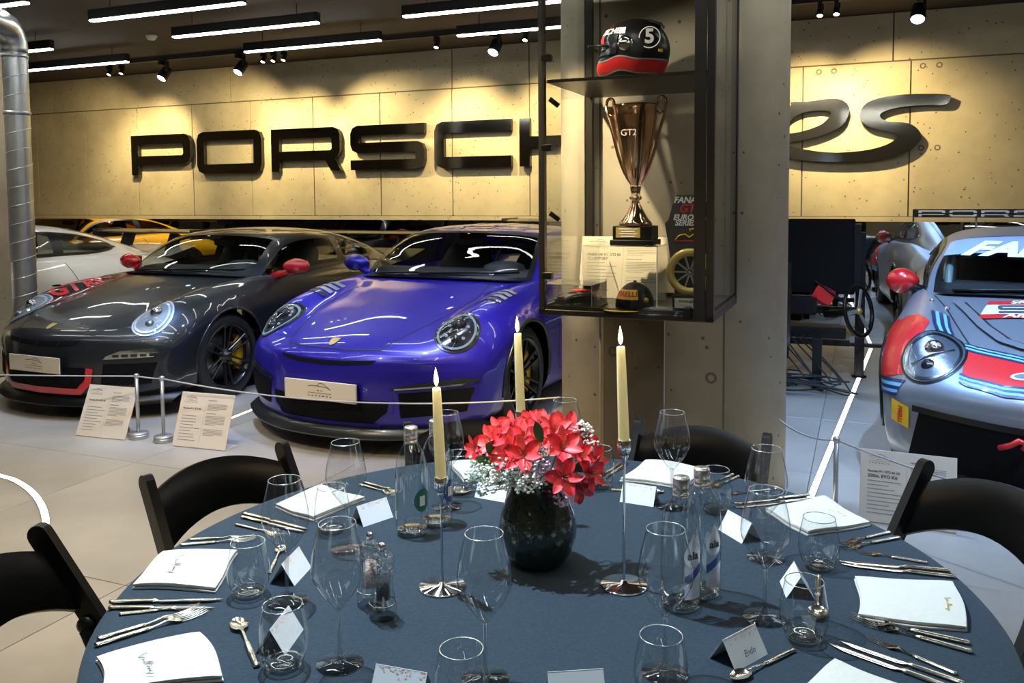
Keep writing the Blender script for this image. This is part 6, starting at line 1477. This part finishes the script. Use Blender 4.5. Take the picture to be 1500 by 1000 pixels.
def leaf(px, py, dy, d2, L, lab):
    d_ = ray(px, py); s_ = (YV+dy)/d_[1]; p = Vector((d_[0]*s_, YV+dy, EYE+d_[2]*s_)); t_ = Vector(d2).normalized(); sd = t_.cross(Vector((0, -1, .2))).normalized(); G = []
    for i in range(8): u = i/7; w_ = .010*math.sin(PI*(.08+.92*u))**.8; c = t_*(L*u)+Vector((0, -.012*u*u, 0)); G.append([tuple(c-sd*w_), tuple(c+Vector((0, .003, 0))), tuple(c+sd*w_)])
    tg_ = thing('flower_leaf', lab, 'leaf', p, 0, 'green leaves in the bouquet'); MB().grid(G).build('leaf_blade', 'leaf_green', tg_)
    m_ = Vector((VP.x+(p.x-VP.x)*.3, VP.y+(p.y-VP.y)*.3, TZ+VH-.01)); MB().tube([(0, 0, 0), tuple((m_-p)*.5), tuple(m_-p)], .0013, 5).build('leaf_stem', 'stem_green', tg_)
leaf(793, 648, -.05, (-.25, -.1, 1), .050, 'upright green leaf in the centre of the bouquet'); leaf(728, 672, -.03, (-.5, -.2, .9), .045, 'green leaf on the left side of the bouquet'); leaf(722, 680, -.03, (-.9, -.1, .5), .04, 'low green leaf above the white blossoms'); leaf(842, 690, -.02, (.6, -.2, .6), .04, 'green leaf between the right-hand red blooms')
def gyps(cx, cy, dy, rx, ry, n, mat, lab):
    d_ = ray(cx, cy); s_ = (YV+dy)/d_[1]; p = Vector((d_[0]*s_, YV+dy, EYE+d_[2]*s_)); t = thing('filler_flower', lab, 'flower', p, 0, 'sprigs of tiny filler blossoms')
    rnd = random.Random(int(cx*3+cy)); m = MB(); st = MB(); rt = Vector((VP.x+(p.x-VP.x)*.3, VP.y+(p.y-VP.y)*.3, TZ+VH-.01))-p
    for k in range(n):
        a = rnd.uniform(0, 2*PI); r = math.sqrt(rnd.random()); q = Vector((rx*r*math.cos(a), rnd.uniform(-.6, .6)*rx, ry*r*math.sin(a))); rr = rnd.uniform(.0020, .0038); m.ball(q, (rr, rr, rr*.8), 6, 4)
        if k % 4 == 0: st.tube([q, q*.45+Vector((0, 0, -.006)), rt*.12], .00045, 3)
    tag(m.build('tiny_blossoms', mat, t), kind='stuff'); tag(st.build('fine_stalks', 'stem_green', t), kind='stuff'); MB().tube([rt*.12, rt*.5, rt], .001, 4).build('stem', 'stem_green', t)
for a in ((728, 704, -.05, .030, .020, 110, 'gyp_white', 'white sprig of tiny blossoms low on the left of the vase'), (698, 696, -.03, .024, .018, 60, 'gyp_mint', 'loose mint sprig reaching out over the far napkin'), (716, 690, -.03, .038, .026, 150, 'gyp_mint', 'mint white sprig of tiny blossoms spreading left over the napkin'), (742, 690, -.05, .034, .030, 150, 'gyp_white', 'white sprig of tiny blossoms left of the vase rim'), (757, 700, -.07, .030, .026, 120, 'gyp_mint', 'mint sprig of tiny blossoms just over the vase rim'), (704, 672, -.01, .022, .020, 50, 'gyp_white', 'sparse white sprig beside the small red bud'),
          (790, 690, -.075, .028, .030, 130, 'gyp_lilac', 'lilac sprig of tiny blossoms in the centre over the vase'), (775, 706, -.085, .026, .020, 90, 'gyp_white', 'white sprig of tiny blossoms over the middle of the rim'), (797, 672, -.06, .014, .026, 60, 'gyp_lilac', 'narrow lilac sprig between the centre red blooms'), (855, 634, .02, .020, .026, 90, 'gyp_mint', 'mint white sprig at the upper right before the pillar'),
          (864, 652, .01, .020, .014, 50, 'gyp_white', 'white sprig right of the upper red blooms'), (822, 728, -.075, .016, .018, 50, 'gyp_lilac', 'lilac sprig hanging at the right of the vase rim'), (872, 700, -.02, .014, .014, 40, 'gyp_white', 'white sprig before the tumbler on the right'), (706, 720, -.03, .012, .012, 18, 'gyp_mint', 'few mint blossoms hanging low on the left')):
    gyps(*a)
